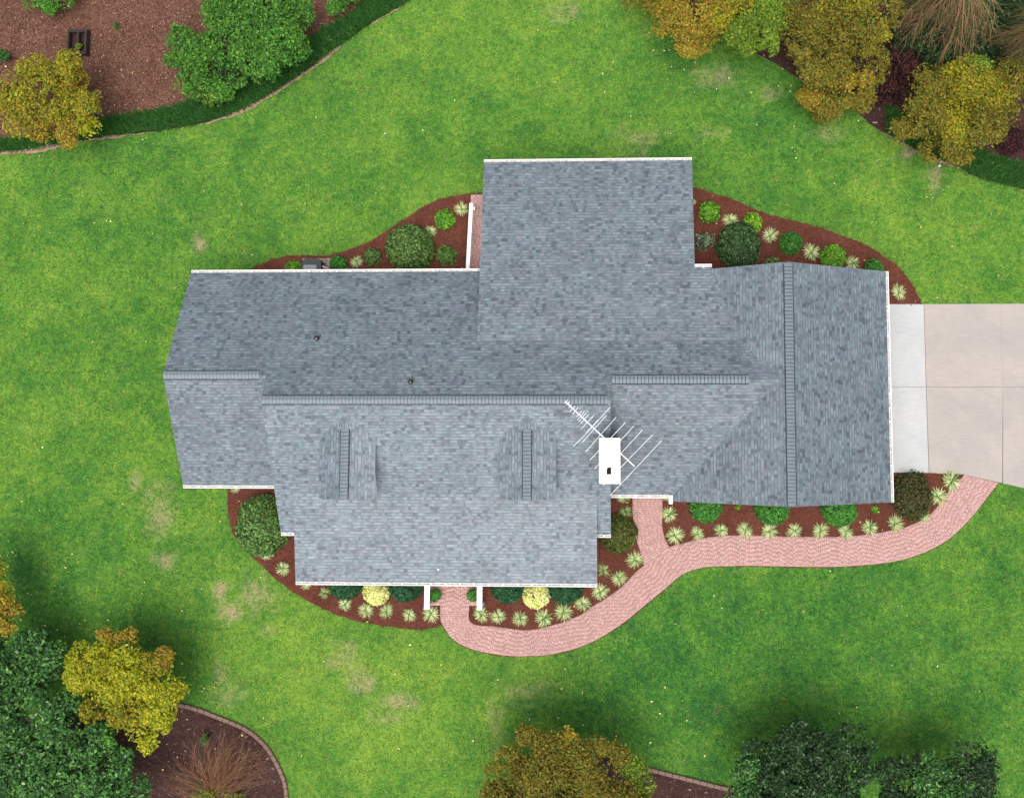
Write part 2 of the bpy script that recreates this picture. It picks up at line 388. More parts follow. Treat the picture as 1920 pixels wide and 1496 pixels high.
# ------------------------------------------------------------------ lawn
def lawn_tone(x, y):  # own grass tones; negative blobs by the lower trees paint their shade in
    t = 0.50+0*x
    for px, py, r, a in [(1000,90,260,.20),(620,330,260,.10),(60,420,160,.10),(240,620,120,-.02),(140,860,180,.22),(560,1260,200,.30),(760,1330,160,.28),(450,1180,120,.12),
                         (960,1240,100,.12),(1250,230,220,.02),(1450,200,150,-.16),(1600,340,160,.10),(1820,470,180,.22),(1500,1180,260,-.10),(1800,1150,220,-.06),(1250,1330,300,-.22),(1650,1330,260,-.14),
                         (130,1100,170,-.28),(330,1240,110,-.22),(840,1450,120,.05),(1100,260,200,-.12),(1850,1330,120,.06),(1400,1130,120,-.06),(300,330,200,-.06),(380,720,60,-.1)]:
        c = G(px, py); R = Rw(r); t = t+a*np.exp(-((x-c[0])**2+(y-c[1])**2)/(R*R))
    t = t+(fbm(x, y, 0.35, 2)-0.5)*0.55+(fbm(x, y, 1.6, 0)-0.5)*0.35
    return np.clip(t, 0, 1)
def lawn_bare(x, y):
    t = 0*x
    for px, py, rx, ry, a in [(413,1112,12,16,.9),(432,1148,22,13,.95),(308,1052,18,12,.7),(300,955,24,38,.45),(478,1115,32,32,.45),(745,1315,30,12,.9),(680,1280,22,18,.7),(376,456,12,14,.8),(1555,245,26,14,.35),(1345,140,30,18,.55),
                              (1752,330,10,22,.9),(1702,288,10,9,.9),(1205,260,40,25,.35),(600,1035,10,10,0),(408,1262,10,18,.6),(428,1300,24,16,.5),(930,1350,12,40,.35),(255,908,10,20,.5),(276,925,10,10,.6),(1330,250,24,10,.35),(1425,175,30,14,.3),(720,1345,20,10,.6),(505,1180,14,8,.5),(1680,760,8,8,0),(1060,20,30,18,.35),(640,1230,30,20,.35),(990,1300,40,20,.3)]:
        c = G(px, py); u = (x-c[0])/Rw(rx); v = (y-c[1])/Rw(ry)
        t = np.maximum(t, a*np.exp(-(u*u+v*v)*0.8))
    return np.clip((t+(fbm(x, y, 2.2, 3)-0.5)*0.9*(t > 0.05)), 0, 1)*(t > 0.04)
gx = np.concatenate([np.arange(-150, -38, 8), np.arange(-36, 28, 0.25), np.arange(30, 150, 8)])
gy = np.concatenate([np.arange(-130, -28, 8), np.arange(-26, 27, 0.25), np.arange(30, 150, 8)])
X, Y = np.meshgrid(gx, gy); nx, ny = len(gx), len(gy)
me = bpy.data.meshes.new('lawn'); V = np.stack([X.ravel(), Y.ravel(), np.zeros(nx*ny)], 1)
idx = np.arange(nx*ny).reshape(ny, nx); Fq = np.stack([idx[:-1, :-1], idx[:-1, 1:], idx[1:, 1:], idx[1:, :-1]], -1).reshape(-1, 4)
me.vertices.add(len(V)); me.vertices.foreach_set('co', V.astype(np.float32).ravel())
me.loops.add(Fq.size); me.loops.foreach_set('vertex_index', Fq.astype(np.int32).ravel())
me.polygons.add(len(Fq)); me.polygons.foreach_set('loop_start', np.arange(0, Fq.size, 4, dtype=np.int32)); me.update(calc_edges=True)
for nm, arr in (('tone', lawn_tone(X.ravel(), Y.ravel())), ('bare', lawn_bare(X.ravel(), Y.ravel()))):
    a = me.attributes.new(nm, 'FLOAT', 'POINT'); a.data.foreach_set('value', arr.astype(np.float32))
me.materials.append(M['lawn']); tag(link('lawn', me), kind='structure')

# beds and soil
sheet('mulch_bed', bed_nw, 0.03, M['mulch'], 0.05)
sheet('mulch_bed', bed_ne, 0.03, M['mulch'], 0.05)
sheet('mulch_bed', bed_sw, 0.03, M['mulch'], 0.05)
sheet('mulch_bed', bed_sr, 0.03, M['mulch'], 0.05)
sheet('mulch_bed', bed_se, 0.03, M['mulch'], 0.05)
sheet('woodland_ground', nw_bed, 0.02, M['litter'])
sheet('woodland_ground', ne_bed, 0.02, M['darkmulch'])
sheet('woodland_ground', sw_bed, 0.02, M['darkmulch'])
sheet('woodland_ground', s_bed, 0.02, M['darkmulch'])
sheet('strip_soil', nw_strip, 0.012, M['darkmulch'])
def ribbon(name, line, w0, w1, z, mat, seed=1, off=0.0):
    L = np.array(line); d = np.gradient(L, axis=0); nrm = unit(np.stack([d[:, 1], -d[:, 0]], 1))
    s = np.cumsum(np.r_[0, np.linalg.norm(np.diff(L, axis=0), axis=1)])
    wa = w0+(w1-w0)*np.clip(fbm(s, s*0+seed, 0.45, seed % 6)*3.6-1.6, 0, 1)
    wj = rng.normal(size=len(L))*0.018
    a = L+nrm*(off+wa/2+wj)[:, None]; b = L+nrm*(off-wa/2+wj)[:, None]
    m = MB(); n = len(L); m.v = [(p[0], p[1], z) for p in a]+[(p[0], p[1], z) for p in b]
    for i in range(n-1): m.f.append((i, i+1, n+i+1, n+i)); m.m.append(0)
    return tag(m.build(name, mat), kind='structure')
ribbon('soil_edge', nw_line, 0.0, 0.36, 0.034, M['soil'], 2, 0.05)
ribbon('soil_edge', ne_line, 0.0, 0.24, 0.034, M['soil'], 3, 0.02)

# driveway
ja = 15.66
def slab(name, poly, mat): sheet(name, poly, 0.04, mat, 0.06)
jy = 1.98
slab('driveway', [(12.5, 6.13), (ja-.012, 6.13), (ja-.012, jy+.01), (12.5, jy+.01)], M['drive_white'])
slab('driveway', [(12.5, jy-.01), (ja-.012, jy-.01), (ja+.01, -2.24), (12.5, -2.24)], M['drive_white'])
xb = G(1879, 700)[0]
slab('driveway', [(ja+.012, 6.13), (xb-.002, 6.13), (xb-.002, jy+.01), (ja+.012, jy+.01)], M['drive_tan'])
slab('driveway', [(xb+.002, 6.13), (60, 6.13), (60, jy+.01), (xb+.002, jy+.01)], M['drive_tan'])
slab('driveway', [(ja+.012, jy-.01), (xb-.002, jy-.01)]+P([(1878,905),(1872,904),(1808,889),(1742,886)]), M['drive_tan'])
slab('driveway', [(xb+.002, jy-.01), (60, jy-.01), (60, -6.5), (30, -6.5)]+P([(1990,940),(1920,915),(1880,906)]), M['drive_tan'])
sheet('driveway_bed', [(12.5, 6.1), (59, 6.1), (59, -6), (30, -6)]+P([(1900,905),(1808,887)])+[(12.5, -2.2)], 0.012, M['jointgrey'])

# ------------------------------------------------------------------ brick paving
def brick_cols(n, rg):
    pal = np.array([(0.50, 0.300, 0.270), (0.48, 0.275, 0.245), (0.54, 0.345, 0.315), (0.44, 0.265, 0.24), (0.50, 0.325, 0.30), (0.53, 0.315, 0.28), (0.39, 0.265, 0.245)])
    p = pal[rg.choice(len(pal), n, p=[.22, .2, .16, .11, .14, .12, .05])]
    p = p*.62+pal[0]*.38; return p*(1+rg.normal(size=(n, 1))*0.045)
def brick_ribbon(name, A, B, z, course=0.105, blen=0.21, skip=None, zb=0.0):
    A, B = np.array(A, float), np.array(B, float)
    mid = (A+B)/2; s = np.r_[0, np.cumsum(np.linalg.norm(np.diff(mid, axis=0), axis=1))]
    n = int(s[-1]/course); out = []; gap = 0.003
    def at(sv):
        return (np.array([np.interp(sv, s, A[:, k]) for k in (0, 1)]), np.array([np.interp(sv, s, B[:, k]) for k in (0, 1)]))
    for i in range(n):
        s0, s1 = i*course+gap/2, (i+1)*course-gap/2
        a0, b0 = at(s0); a1, b1 = at(s1); wdt = np.linalg.norm(b0-a0)
        t = -blen*rng.random()
        while t < wdt:
            t0, t1 = max(t+gap/2, 0.0), min(t+blen-gap/2, wdt)
            if t1-t0 > 0.03:
                u0, u1 = t0/wdt, t1/wdt
                qd = [a0+(b0-a0)*u0, a0+(b0-a0)*u1, a1+(b1-a1)*u1, a1+(b1-a1)*u0]
                c = sum(qd)/4
                if skip is None or not inpoly(np.array([c]), skip)[0]: out.append(qd)
            t += blen
    m = len(out); Q = np.array(out); area = (Q[:, 1, 0]-Q[:, 0, 0])*(Q[:, 2, 1]-Q[:, 0, 1])-(Q[:, 1, 1]-Q[:, 0, 1])*(Q[:, 2, 0]-Q[:, 0, 0])
    Q[area < 0] = Q[area < 0][:, ::-1]
    zt = z+rng.random(m)*0.002
    top = np.concatenate([Q, np.repeat(zt[:, None, None], 4, 1)], 2); bot = top.copy(); bot[:, :, 2] = zb+0.001
    Vv = np.concatenate([top, bot], 1).reshape(-1, 3); base = np.arange(m)[:, None]*8
    Fs = [base+np.array([0, 1, 2, 3])]+[base+np.array([4+i, 4+(i+1) % 4, (i+1) % 4, i]) for i in range(4)]
    col = brick_cols(m, rng)
    return np_mesh(name, Vv, np.concatenate(Fs), np.tile(col, (5, 1)), M['brick'])
iw, ow = smooth_poly(inner_w, 0, step=0.3), None
def resamp(pts, k=8):
    Pn = np.array(pts); t = np.arange(len(Pn)); tt = np.linspace(0, len(Pn)-1, (len(Pn)-1)*k+1)
    out = []
    for v in tt:
        i = min(int(v), len(Pn)-2); f = v-i; p1, p2 = Pn[i], Pn[i+1]; p0 = Pn[max(i-1, 0)]; p3 = Pn[min(i+2, len(Pn)-1)]
        out.append(0.5*((2*p1)+(-p0+p2)*f+(2*p0-5*p1+4*p2-p3)*f*f+(-p0+3*p1-3*p2+p3)*f**3))
    return out
IW, OW = resamp(inner_w), resamp(outer_w)
wk = brick_ribbon('brick_walk', IW, OW, 0.055); tag(wk, kind='structure')
wk2 = brick_ribbon('brick_walk', resamp(P(BL)), resamp(P(BR)), 0.055, skip=[tuple(p) for p in IW]+[tuple(p) for p in OW[::-1]]); tag(wk2, kind='structure')
sheet('walk_bed', [tuple(p) for p in IW]+[tuple(p) for p in OW[::-1]], 0.044, M['joint'], 0.03)
sheet('walk_bed', branch_poly, 0.040, M['joint'], 0.03)
ribbon('soil_edge', [tuple(p) for p in OW], 0.05, 0.13, 0.026, M['mulch'], 4, 0.0)

# ------------------------------------------------------------------ roof planes
TH = 0.17
def roof_plane(name, poly, zfun, parent, along='x', uv0=(0, 0), mat='shingle'):
    """poly: plan polygon; zfun(x,y) top height; slab TH thick; shingle courses run along the eave"""
    poly = ccw(poly); top = [(x, y, zfun(x, y)) for x, y in poly]
    g = Vector((zfun(1, 0)-zfun(0, 0), zfun(0, 1)-zfun(0, 0))); k = math.sqrt(1+g.length_squared); gd = g.normalized()
    uvs = []
    for x, y in poly:
        s = x*gd.x+y*gd.y; a = -x*gd.y+y*gd.x; uvs.append((a+uv0[0], s*k+50+uv0[1]))
    m = MB(); m.face(top, 0, uvs); bot = [(x, y, z-TH) for x, y, z in top]; m.face(bot[::-1], 1)
    n = len(poly)
    for i in range(n):
        j = (i+1) % n; m.face([bot[i], bot[j], top[j], top[i]], 1)
    return m.build(name, [M[mat], M['white']], parent)
def ridge_cap(p0, p1, w, drop, parent, name='ridge_cap', step=0.165):
    """overlapping cap shingles folded over a ridge from p0 to p1"""
    p0, p1 = Vector(p0), Vector(p1); d = (p1-p0); L = d.length; d.normalize(); s = Vector((0, 0, 1)).cross(d).normalized(); m = MB()
    n = int(L/step)
    for i in range(n):
        a = p0+d*(i*step+0.010); b = p0+d*((i+1)*step-0.014); ha, hb = 0.045, 0.022
        jw = w/2*(1+random.uniform(-.03, .03)); dz = drop*jw
        for sg in (1, -1):
            A0, A1 = a+Vector((0, 0, ha)), b+Vector((0, 0, hb))
            B0, B1 = a+s*sg*jw+Vector((0, 0, ha-dz)), b+s*sg*jw+Vector((0, 0, hb-dz))
            f = [A0, A1, B1, B0] if sg < 0 else [A0, B0, B1, A1]
            m.face(f, 0); lo = Vector((0, 0, -0.035)); m.face([B0, B1, B1+lo, B0+lo] if sg < 0 else [B1, B0, B0+lo, B1+lo], 1)
            m.face([A0, B0, B0+lo, A0+lo] if sg < 0 else [B0, A0, A0+lo, B0+lo], 1)
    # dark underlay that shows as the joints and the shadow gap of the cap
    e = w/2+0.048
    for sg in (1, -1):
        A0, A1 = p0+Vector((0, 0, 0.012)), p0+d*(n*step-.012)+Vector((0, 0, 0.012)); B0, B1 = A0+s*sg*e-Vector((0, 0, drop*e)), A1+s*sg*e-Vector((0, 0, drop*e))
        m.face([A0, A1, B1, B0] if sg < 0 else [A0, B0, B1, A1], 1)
    return m.build(name, [M['cap'], M['capdark']], parent)
def gutter(p0, p1, out, parent, z, nb=None, off=0.0):
    """white trough hung on the eave line p0-p1 (plan), opening up; out = outward plan direction"""
    p0, p1 = Vector((*p0, 0)), Vector((*p1, 0)); d = (p1-p0).normalized(); o = Vector((*out, 0)); m = MB(); wd = 0.125
    def bx(a0, a1, z0, z1, mi=0):
        c = [p0+o*a0, p1+o*a0, p1+o*a1, p0+o*a1]; m.prism(ccw([(v.x, v.y) for v in c]), z+z0, z+z1, mi)
    bx(0.003, 0.018, -0.13, -0.005); bx(wd-0.022, wd+0.012, -0.13, -0.0); bx(0.02, wd-0.024, -0.13, -0.115); bx(0.022, wd-0.026, -0.112, -0.085, 1)
    for p in (p0, p1):
        c = [p+o*0.02, p+o*(wd-0.024), p+o*(wd-0.024)+d*(0.02 if p is p0 else -0.02), p+o*0.02+d*(0.02 if p is p0 else -0.02)]
        m.prism(ccw([(v.x, v.y) for v in c]), z-0.11, z-0.004)
    g = m.build('gutter', [M['white'], M['debris']], parent)
    L = (p1-p0).length; k = max(1, int(L/0.66)) if nb is None else nb
    for i in range(k):
        c = p0+d*(L*(i+0.5)/k+random.uniform(-.04, .04)); b = MB(); h = d*0.028
        q4 = [c-h-o*0.05, c+h-o*0.05, c+h+o*(wd-0.024), c-h+o*(wd-0.024)]
        b.prism(ccw([(v.x, v.y) for v in q4]), z+0.012, z+0.022); b.build('bracket', M['white'], g)
    return g

house = empty('house', (0, 0, 0))
tag(house, 'long single-storey house with grey shingle roofs, two dormers, white gutters and a white-capped chimney', 'house')
YR, YM, YL = 7.46, 1.18, 2.33; SR = 0.448; SF = 0.437
zr = lambda x, y: 2.5+SR*(YR-y)
ZM, ZL, ZW = zr(0, YM), zr(0, YL), zr(0, 2.11)
zf = lambda x, y: ZM-SF*(YM-y)
slf = (ZL-2.6)/(YL+2.82); zlf = lambda x, y: ZL-slf*(YL-y)
swf = (ZW-2.6)/(2.11+3.19); zwf = lambda x, y: ZW-swf*(2.11-y)
sp = (zf(0, -3.11)-2.85)/(7.28-3.11); zp = lambda x, y: zf(0, -3.11)-sp*(-3.11-y)
ss = (zr(0, 3.9)-2.5)/(12.81-3.9); zs = lambda x, y: 2.5+ss*(12.81-y)
XG, ZG = 7.92, 5.1; zgl = lambda x, y: ZG-0.499*(XG-x); zgr = lambda x, y: ZG-0.493*(x-XG)
XL0, XM0 = -20.46, -15.66
r_main = roof_plane('roof',
                    [(XL0, YR), (-5.9, YR), (-5.9, 7.0), (4.2, 7.0), (5.6, 4.6), (7.7, 2.11), (0.0, 2.11), (0.0, YM), (XM0, YM), (XM0, YL), (XL0, YL)], zr, house)
tag(r_main, 'darker rear roof slope running the length of the house')
roof_plane('roof', [(XL0, YL), (-14.5, YL), (-14.5, -2.82), (XL0, -2.82)], zlf, house, uv0=(3.3, 1.1))
r_front = roof_plane('roof', [(XM0, YM), (0.0, YM), (0.0, -5.04), (XM0, -5.04)], zf, house, uv0=(1.3, 0.4), mat='shingle_new')
r_porch = roof_plane('roof', [(-14.8, -3.11), (-0.64, -3.11), (-0.64, -7.28), (-14.8, -7.28)], zp, house, uv0=(7.3, 2.0), mat='shingle_new')
tag(r_porch, 'pale low-pitched roof over the front porch')
r_wing = roof_plane('roof', [(-0.2, 2.11), (7.7, 2.11), (3.3, -2.9), (2.93, -3.19), (-0.2, -3.19)], zwf, house, uv0=(2.3, 0.7))
r_shed = roof_plane('roof', [(-6.14, 12.81), (3.93, 12.81), (3.93, 7.42), (4.75, 7.38), (6.2, 3.7), (-6.14, 3.7)], zs, house, uv0=(5.3, 3.0))
tag(r_shed, 'pale low-pitched roof of the rear wing')
r_gl = roof_plane('roof', [(4.5, 7.33), (XG, 7.33), (XG, -3.48), (2.91, -3.48), (2.91, -2.4)], zgl, house, uv0=(4.3, 5.0))
r_gr = roof_plane('roof', [(XG, 7.33), (12.99, 7.33), (12.99, -3.48), (XG, -3.48)], zgr, house, uv0=(9.1, 2.2))
# side of the taller main roof above the lower wings
ridge_cap((XL0+0.03, YL, ZL), (-15.95, YL, ZL), 0.36, 0.42, r_main)
ridge_cap((XM0+0.03, YM, ZM), (-0.03, YM, ZM), 0.36, 0.42, r_front)
ridge_cap((0.05, 2.11, ZW), (6.2, 2.11, ZW), 0.36, 0.44, r_wing)
ridge_cap((XG, -3.45, ZG), (XG, 7.3, ZG), 0.36, 0.47, r_gl)
# gutters
gutter((XL0, YR), (-6.14, YR), (0, 1), house, 2.47)
gutter((-6.14, 12.81), (3.93, 12.81), (0, 1), house, 2.47)
gutter((XL0, -2.82), (-16.05, -2.82), (0, -1), house, 2.57)
gutter((XM0, -5.04), (-14.82, -5.04), (0, -1), house, zf(0, -5.04)-0.03, 2)
gutter((-0.62, -5.04), (0.0, -5.04), (0, -1), house, zf(0, -5.04)-0.03, 1)
gutter((-14.8, -7.28), (-0.64, -7.28), (0, -1), house, 2.82)
gutter((0.02, -3.19), (2.90, -3.19), (0, -1), house, 2.57)
gutter((12.99, 7.33), (12.99, -3.48), (1, 0), house, 2.57)
gutter((3.93, 7.43), (4.72, 7.43), (0, 1), house, zs(0, 7.4)-0.02, 1)
# corner return of white trim at the garage front
m = MB(); m.box(2.72, -3.60, 2.30, 2.89, -3.20, 2.62); m.build('corner_box', M['white'], house)

# dormers
def dormer(xc, hw):
    d = MB(); y0, y1 = -3.26, 0.5; zrdg = zf(0, 0.48); s = 0.33
    rf = MB()
    for sg in (-1, 1):
        xe = xc+sg*hw; zz = lambda x: zrdg-s*abs(x-xc)
        poly = ccw([(xc, y0), (xe, y0), (xe, y1), (xc, y1)])
        top = [(x, y, zz(x)) for x, y in poly]; k = math.sqrt(1+s*s)
        rf.face(top, 0, [(y+3.1, -sg*(x-xc)*k+20) for x, y in poly]); bot = [(x, y, z-0.12) for x, y, z in top]; rf.face(bot[::-1], 1)
        for i in range(4):
            j = (i+1) % 4; rf.face([bot[i], bot[j], top[j], top[i]], 1)
    cx = hw-0.16; wl = MB()
    zt = zrdg-s*cx-0.13; yb = -3.10
    wl.box(xc-cx, yb, 2.9, xc+cx, -0.4, zt)
    wl.face([(xc-cx, yb, zt), (xc+cx, yb, zt), (xc, yb, zrdg-0.13)])
    rr = rf.build('dormer_roof', [M['shingle_new'], M['white']], None)
    dm = wl.build('dormer', M['siding'], house); rr.parent = dm
    ridge_cap((xc, y0+0.03, zrdg+.01), (xc, 0.05, zrdg+.01), 0.36, 0.31, dm)
    wn = MB(); wn.box(xc-0.42, yb-0.03, 3.55, xc+0.42, yb-0.003, 4.25); wi = wn.build('window', M['white'], dm)
    pn = MB(); pn.box(xc-0.35, yb-0.045, 3.62, xc+0.35, yb-0.033, 4.18); pn.build('pane', M['glass'], wi)
dormer(-11.93, 1.26); dormer(-3.72, 1.27)

# walls
def gable_walls(name, x0, x1, y0, y1, zfn, ridge, axis):
    m = MB(); D = TH+0.03
    if axis == 'x':
        prof = [(y0, 0.0), (y1, 0.0), (y1, zfn(x0+.1, y1)-D), (ridge, zfn(x0+.1, ridge)-D), (y0, zfn(x0+.1, y0)-D)]
        A = [(x0, a, b) for a, b in prof]; B = [(x1, a, b) for a, b in prof]
    else:
        prof = [(x1, 0.0), (x0, 0.0), (x0, zfn(x0, y0)-D), (ridge, zfn(ridge, y0)-D), (x1, zfn(x1, y0)-D)]
        A = [(a, y0, b) for a, b in prof]; B = [(a, y1, b) for a, b in prof]
    m.face(A[::-1]); m.face(B)
    for i in range(5):
        j = (i+1) % 5; m.face([A[i], A[j], B[j], B[i]])
    return m.build(name, M['siding'], house)
gable_walls('wall', XL0+.35, -15.0, -2.42, 7.06, lambda x, y: min(zr(x, y), zlf(x, y)), YL, 'x')
gable_walls('wall', XM0+.35, -0.35, -4.64, 7.06, lambda x, y: min(zr(x, y), zf(x, y)), YM, 'x')
gable_walls('wall', -0.5, 5.0, -2.8, 6.9, lambda x, y: min(zr(x, y), zwf(x, y)), 2.11, 'x')
gable_walls('wall', 3.3, 12.55, -3.1, 6.95, lambda x, y: min(zgl(x, y), zgr(x, y)), XG, 'y')
m = MB(); m.prism([(-5.75, 6.8), (3.55, 6.8), (3.55, 12.4), (-5.75, 12.4)], 0, 2.3); m.build('wall', M['siding'], house)
def pane_window(c, w, h, z, ax):
    m = MB(); p = MB(); x, y = c
    if ax in ('S', 'N'):
        s = -1 if ax == 'S' else 1
        m.box(x-w/2, min(y, y+s*.04), z, x+w/2, max(y, y+s*.04), z+h); y2 = y+s*.043
        p.box(x-w/2+.07, min(y2, y2+s*.01), z+.07, x+w/2-.07, max(y2, y2+s*.01), z+h-.07)
    else:
        s = -1 if ax == 'W' else 1
        m.box(min(x, x+s*.04), y-w/2, z, max(x, x+s*.04), y+w/2, z+h); x2 = x+s*.043
        p.box(min(x2, x2+s*.01), y-w/2+.07, z+.07, max(x2, x2+s*.01), y+w/2-.07, z+h-.07)
    o = m.build('window', M['white'], house); p.build('pane', M['glass'], o)
for x in (-12.6, -10.6, -5.0, -2.6): pane_window((x, -4.64), 1.1, 1.4, 0.8, 'S')
pane_window((-18, -2.42), 1.2, 1.3, .9, 'S'); pane_window((XL0+.35, 0.3), 1.2, 1.3, .9, 'W'); pane_window((XL0+.35, 4.8), 1.2, 1.3, .9, 'W')
for x in (-18, -14, -10): pane_window((x, 7.06), 1.2, 1.3, .9, 'N')
for x in (-3.5, 1.2): pane_window((x, 12.4), 1.4, 1.3, .8, 'N')
for x in (5.6, 9.5): pane_window((x, -3.1), 1.2, 1.3, .9, 'S')
for y in (-0.6, 4.1):
    m = MB(); m.box(12.552, y-1.35, 0.06, 12.60, y+1.35, 2.15)
    for k in range(1, 4): m.box(12.602, y-1.3, 0.06+k*.52-.01, 12.61, y+1.3, 0.06+k*.52+.01)
    m.build('garage_door', M['door'], house)
m = MB(); m.box(-8.15, -4.70, .3, -7.2, -4.643, 2.25); dr = m.build('door', M['darkwood'], house)
m = MB(); m.box(-7.32, -4.76, 1.2, -7.28, -4.702, 1.26); m.build('handle', M['alu'], dr)
for x in (-14.4, -11.6, -8.95, -6.55, -3.8, -1.05):
    m = MB(); m.box(x-.1, -6.9, 0.1, x+.1, -6.7, 2.62); m.box(x-.14, -6.94, 0.03, x+.14, -6.66, 0.16); m.build('column', M['white'], house)
m = MB(); m.box(-14.5, -6.85, 0, -8.98, -4.66, .3); m.box(-6.52, -6.85, 0, -1.0, -4.66, .3); m.box(-8.97, -6.85, 0, -6.53, -4.66, .3); m.build('porch_floor', M['chimbrick'], house)

# chimney
cx0, cx1, cy0, cy1 = -0.50, 0.41, -2.43, -0.48
m = MB(); m.box(cx0+.045, cy0+.045, 3.0, cx1-.045, cy1-.05, 6.18); ch = m.build('chimney', M['chimbrick'], house)
hx0, hx1 = G(1137, 0, 6.3)[0], G(1146, 0, 6.3)[0]; hy0, hy1 = G(0, 890, 6.3)[1], G(0, 876, 6.3)[1]
hx0, hx1, hy0, hy1 = -0.175, 0.02, -2.03, -1.72
m = MB(); z0, z1 = 6.18, 6.30
m.box(cx0, cy0, z0, hx0, cy1, z1); m.box(hx1, cy0, z0, cx1, cy1, z1); m.box(hx0, cy0, z0, hx1, hy0, z1); m.box(hx0, hy1, z0, hx1, cy1, z1)
cp = m.build('chimney_cap', M['white'], ch)
m = MB(); m.box(hx0-.01, hy0-.01, 6.181, hx1+.01, hy1+.01, 6.20); m.build('flue', M['hole'], ch)
# plumbing vents
for px, py in ((596, 636), (780, 719)):
    x, y = G(px, py, 3.9); z = zr(x, y); m = MB()
    m.tube([(x, y, z-.1), (x, y, z+.32)], .045, k=10)
    v = m.build('vent_pipe', M['alu'], house)
    m = MB(); m.tube([(x, y, z-.03), (x, y, z+.10)], .13, .075, k=14); m.box(x-.15, y-.02, z-.07, x+.15, y+.17, z-.005); m.tube([(x, y, z+.30), (x, y, z+.325)], .058, k=10, mi=0); m.build('collar', M['black'], v)
    m = MB(); m.tube([(x, y, z+.326), (x, y, z+.33)], .03, k=8); m.build('opening', M['hole'], v)

# ------------------------------------------------------------------ TV antenna
ZA = 7.15
def A(zx, zy): return Vector(G3(1040+zx/7.482, 740+zy/7.482, ZA))
ant = empty('television_antenna', (*G(1131, 823, ZA), 5.2)); tag(ant, 'pale many-armed television antenna pointing upper left above the white chimney top', 'antenna')
inv = Matrix.Translation(-Vector(ant.location))
def antpart(name, m):
    o = m.build(name, M['alu'], ant); o.data.transform(inv); return o
bm = MB(); bm.tube([A(150, 95), A(1120, 1005)], .022, k=6); antpart('boom', bm)
mp = A(700, 608)
bm = MB(); bm.tube([(mp.x, mp.y, 4.2), (mp.x, mp.y, ZA+.12)], .022, k=8); antpart('mast', bm)
for (a, b) in [((135,120),(185,72)),((160,148),(212,100)),((195,180),(238,135)),((215,235),(285,155)),((255,265),(328,183)),((305,310),(380,230)),((315,355),(412,242)),((335,380),(442,255)),((360,408),(475,280)),
               ((375,475),(550,290)),((450,525),(610,350)),((390,665),(725,290)),((430,805),(862,315)),((490,920),(995,385)),((560,1038),(1108,440)),((630,1145),(1230,495)),((675,1278),(1370,565)),((775,1415),(1498,645))]:
    bm = MB(); bm.tube([A(*a), A(*b)], .0115, k=5); antpart('element', bm)
for (a, b) in [((262,725),(420,570)),((635,335),(780,172))]:
    bm = MB(); bm.tube([A(*a), A(*b)], .0115, k=5); antpart('element', bm)
bm = MB(); bm.tube([A(420,570)-Vector((0,0,.02)), A(635,335)-Vector((0,0,.02))], .008, k=5); antpart('insulator', bm)

# ------------------------------------------------------------------ stoops, rails
def brick_block(name, x0, y0, x1, y1, z0, z1, along='x'):
    """brick platform: solid core plus individually coloured pavers on its top"""
    A_ = [(x0, y0), (x1, y0)] if along == 'x' else [(x0, y0), (x0, y1)]
    B_ = [(x0, y1), (x1, y1)] if along == 'x' else [(x1, y0), (x1, y1)]
    core = MB(); core.box(x0, y0, z0, x1, y1, z1-0.012); c = core.build(name, M['joint'])
    t = brick_ribbon('brick_top', A_, B_, z1, zb=z1-0.03); t.parent = c
    return c
sx0, sx1 = G(800, 1120, .35)[0], G(893, 1120, .35)[0]
y_a = G(850, 1135, .35)[1]
st = brick_block('front_stoop', -9.0, y_a, -6.55, -6.86, 0, .35); tag(st, 'brick landing with a step under the front porch gutter', 'steps')
y_b = G(850, 1146, .18)[1]
t2 = MB(); t2.box(-8.36, y_b, 0, -7.03, y_a-.003, .165); s2 = t2.build('step', M['joint'], st)
t = brick_ribbon('step_top', [(-8.36, y_b), (-7.03, y_b)], [(-8.36, y_a-.003), (-7.03, y_a-.003)], .18, zb=.15); t.parent = s2
def front_rail(x0, xe, label):
    r = empty('stoop_railing', (x0, -7.8, .3)); tag(r, label, 'railing', 'white railings of the front stoop')
    yA, yB = -7.20, -8.85; L = lambda a: Vector(a)-Vector(r.location)
    m = MB(); p = [L((x0-.13, yA, 1.22)), L((x0+.13, yA, 1.22)), L((xe+.13, yB, 1.22)), L((xe-.13, yB, 1.22))]
    m.face([p[3], p[2], p[1], p[0]]); m.face([v-Vector((0, 0, .07)) for v in p]);
    for i in range(4): j = (i+1) % 4; m.face([p[i], p[j], p[j]-Vector((0, 0, .07)), p[i]-Vector((0, 0, .07))])
    m.build('top_rail', M['white'], r)
    for y, xx in ((yA-.05, x0), (yB+.1, xe)):
        m = MB(); a = L((xx, y, 0)); m.box(a.x-.08, a.y-.08, a.z, a.x+.08, a.y+.08, a.z+1.148); m.build('post', M['white'], r)
    for k in range(1, 10):
        f = k/10; a = L((x0+(xe-x0)*f, yA+(yB-yA)*f, 0)); m = MB(); m.box(a.x-.02, a.y-.02, a.z+.1, a.x+.02, a.y+.02, a.z+1.148); m.build('baluster', M['white'], r)
xl, xr = G(801, 1110, 1.22)[0], G(899, 1110, 1.22)[0]
front_rail(xl, G(803, 1135, 1.22)[0]-.08, 'left white railing of the brick front stoop')
front_rail(xr, G(899, 1135, 1.22)[0], 'right white railing of the brick front stoop')
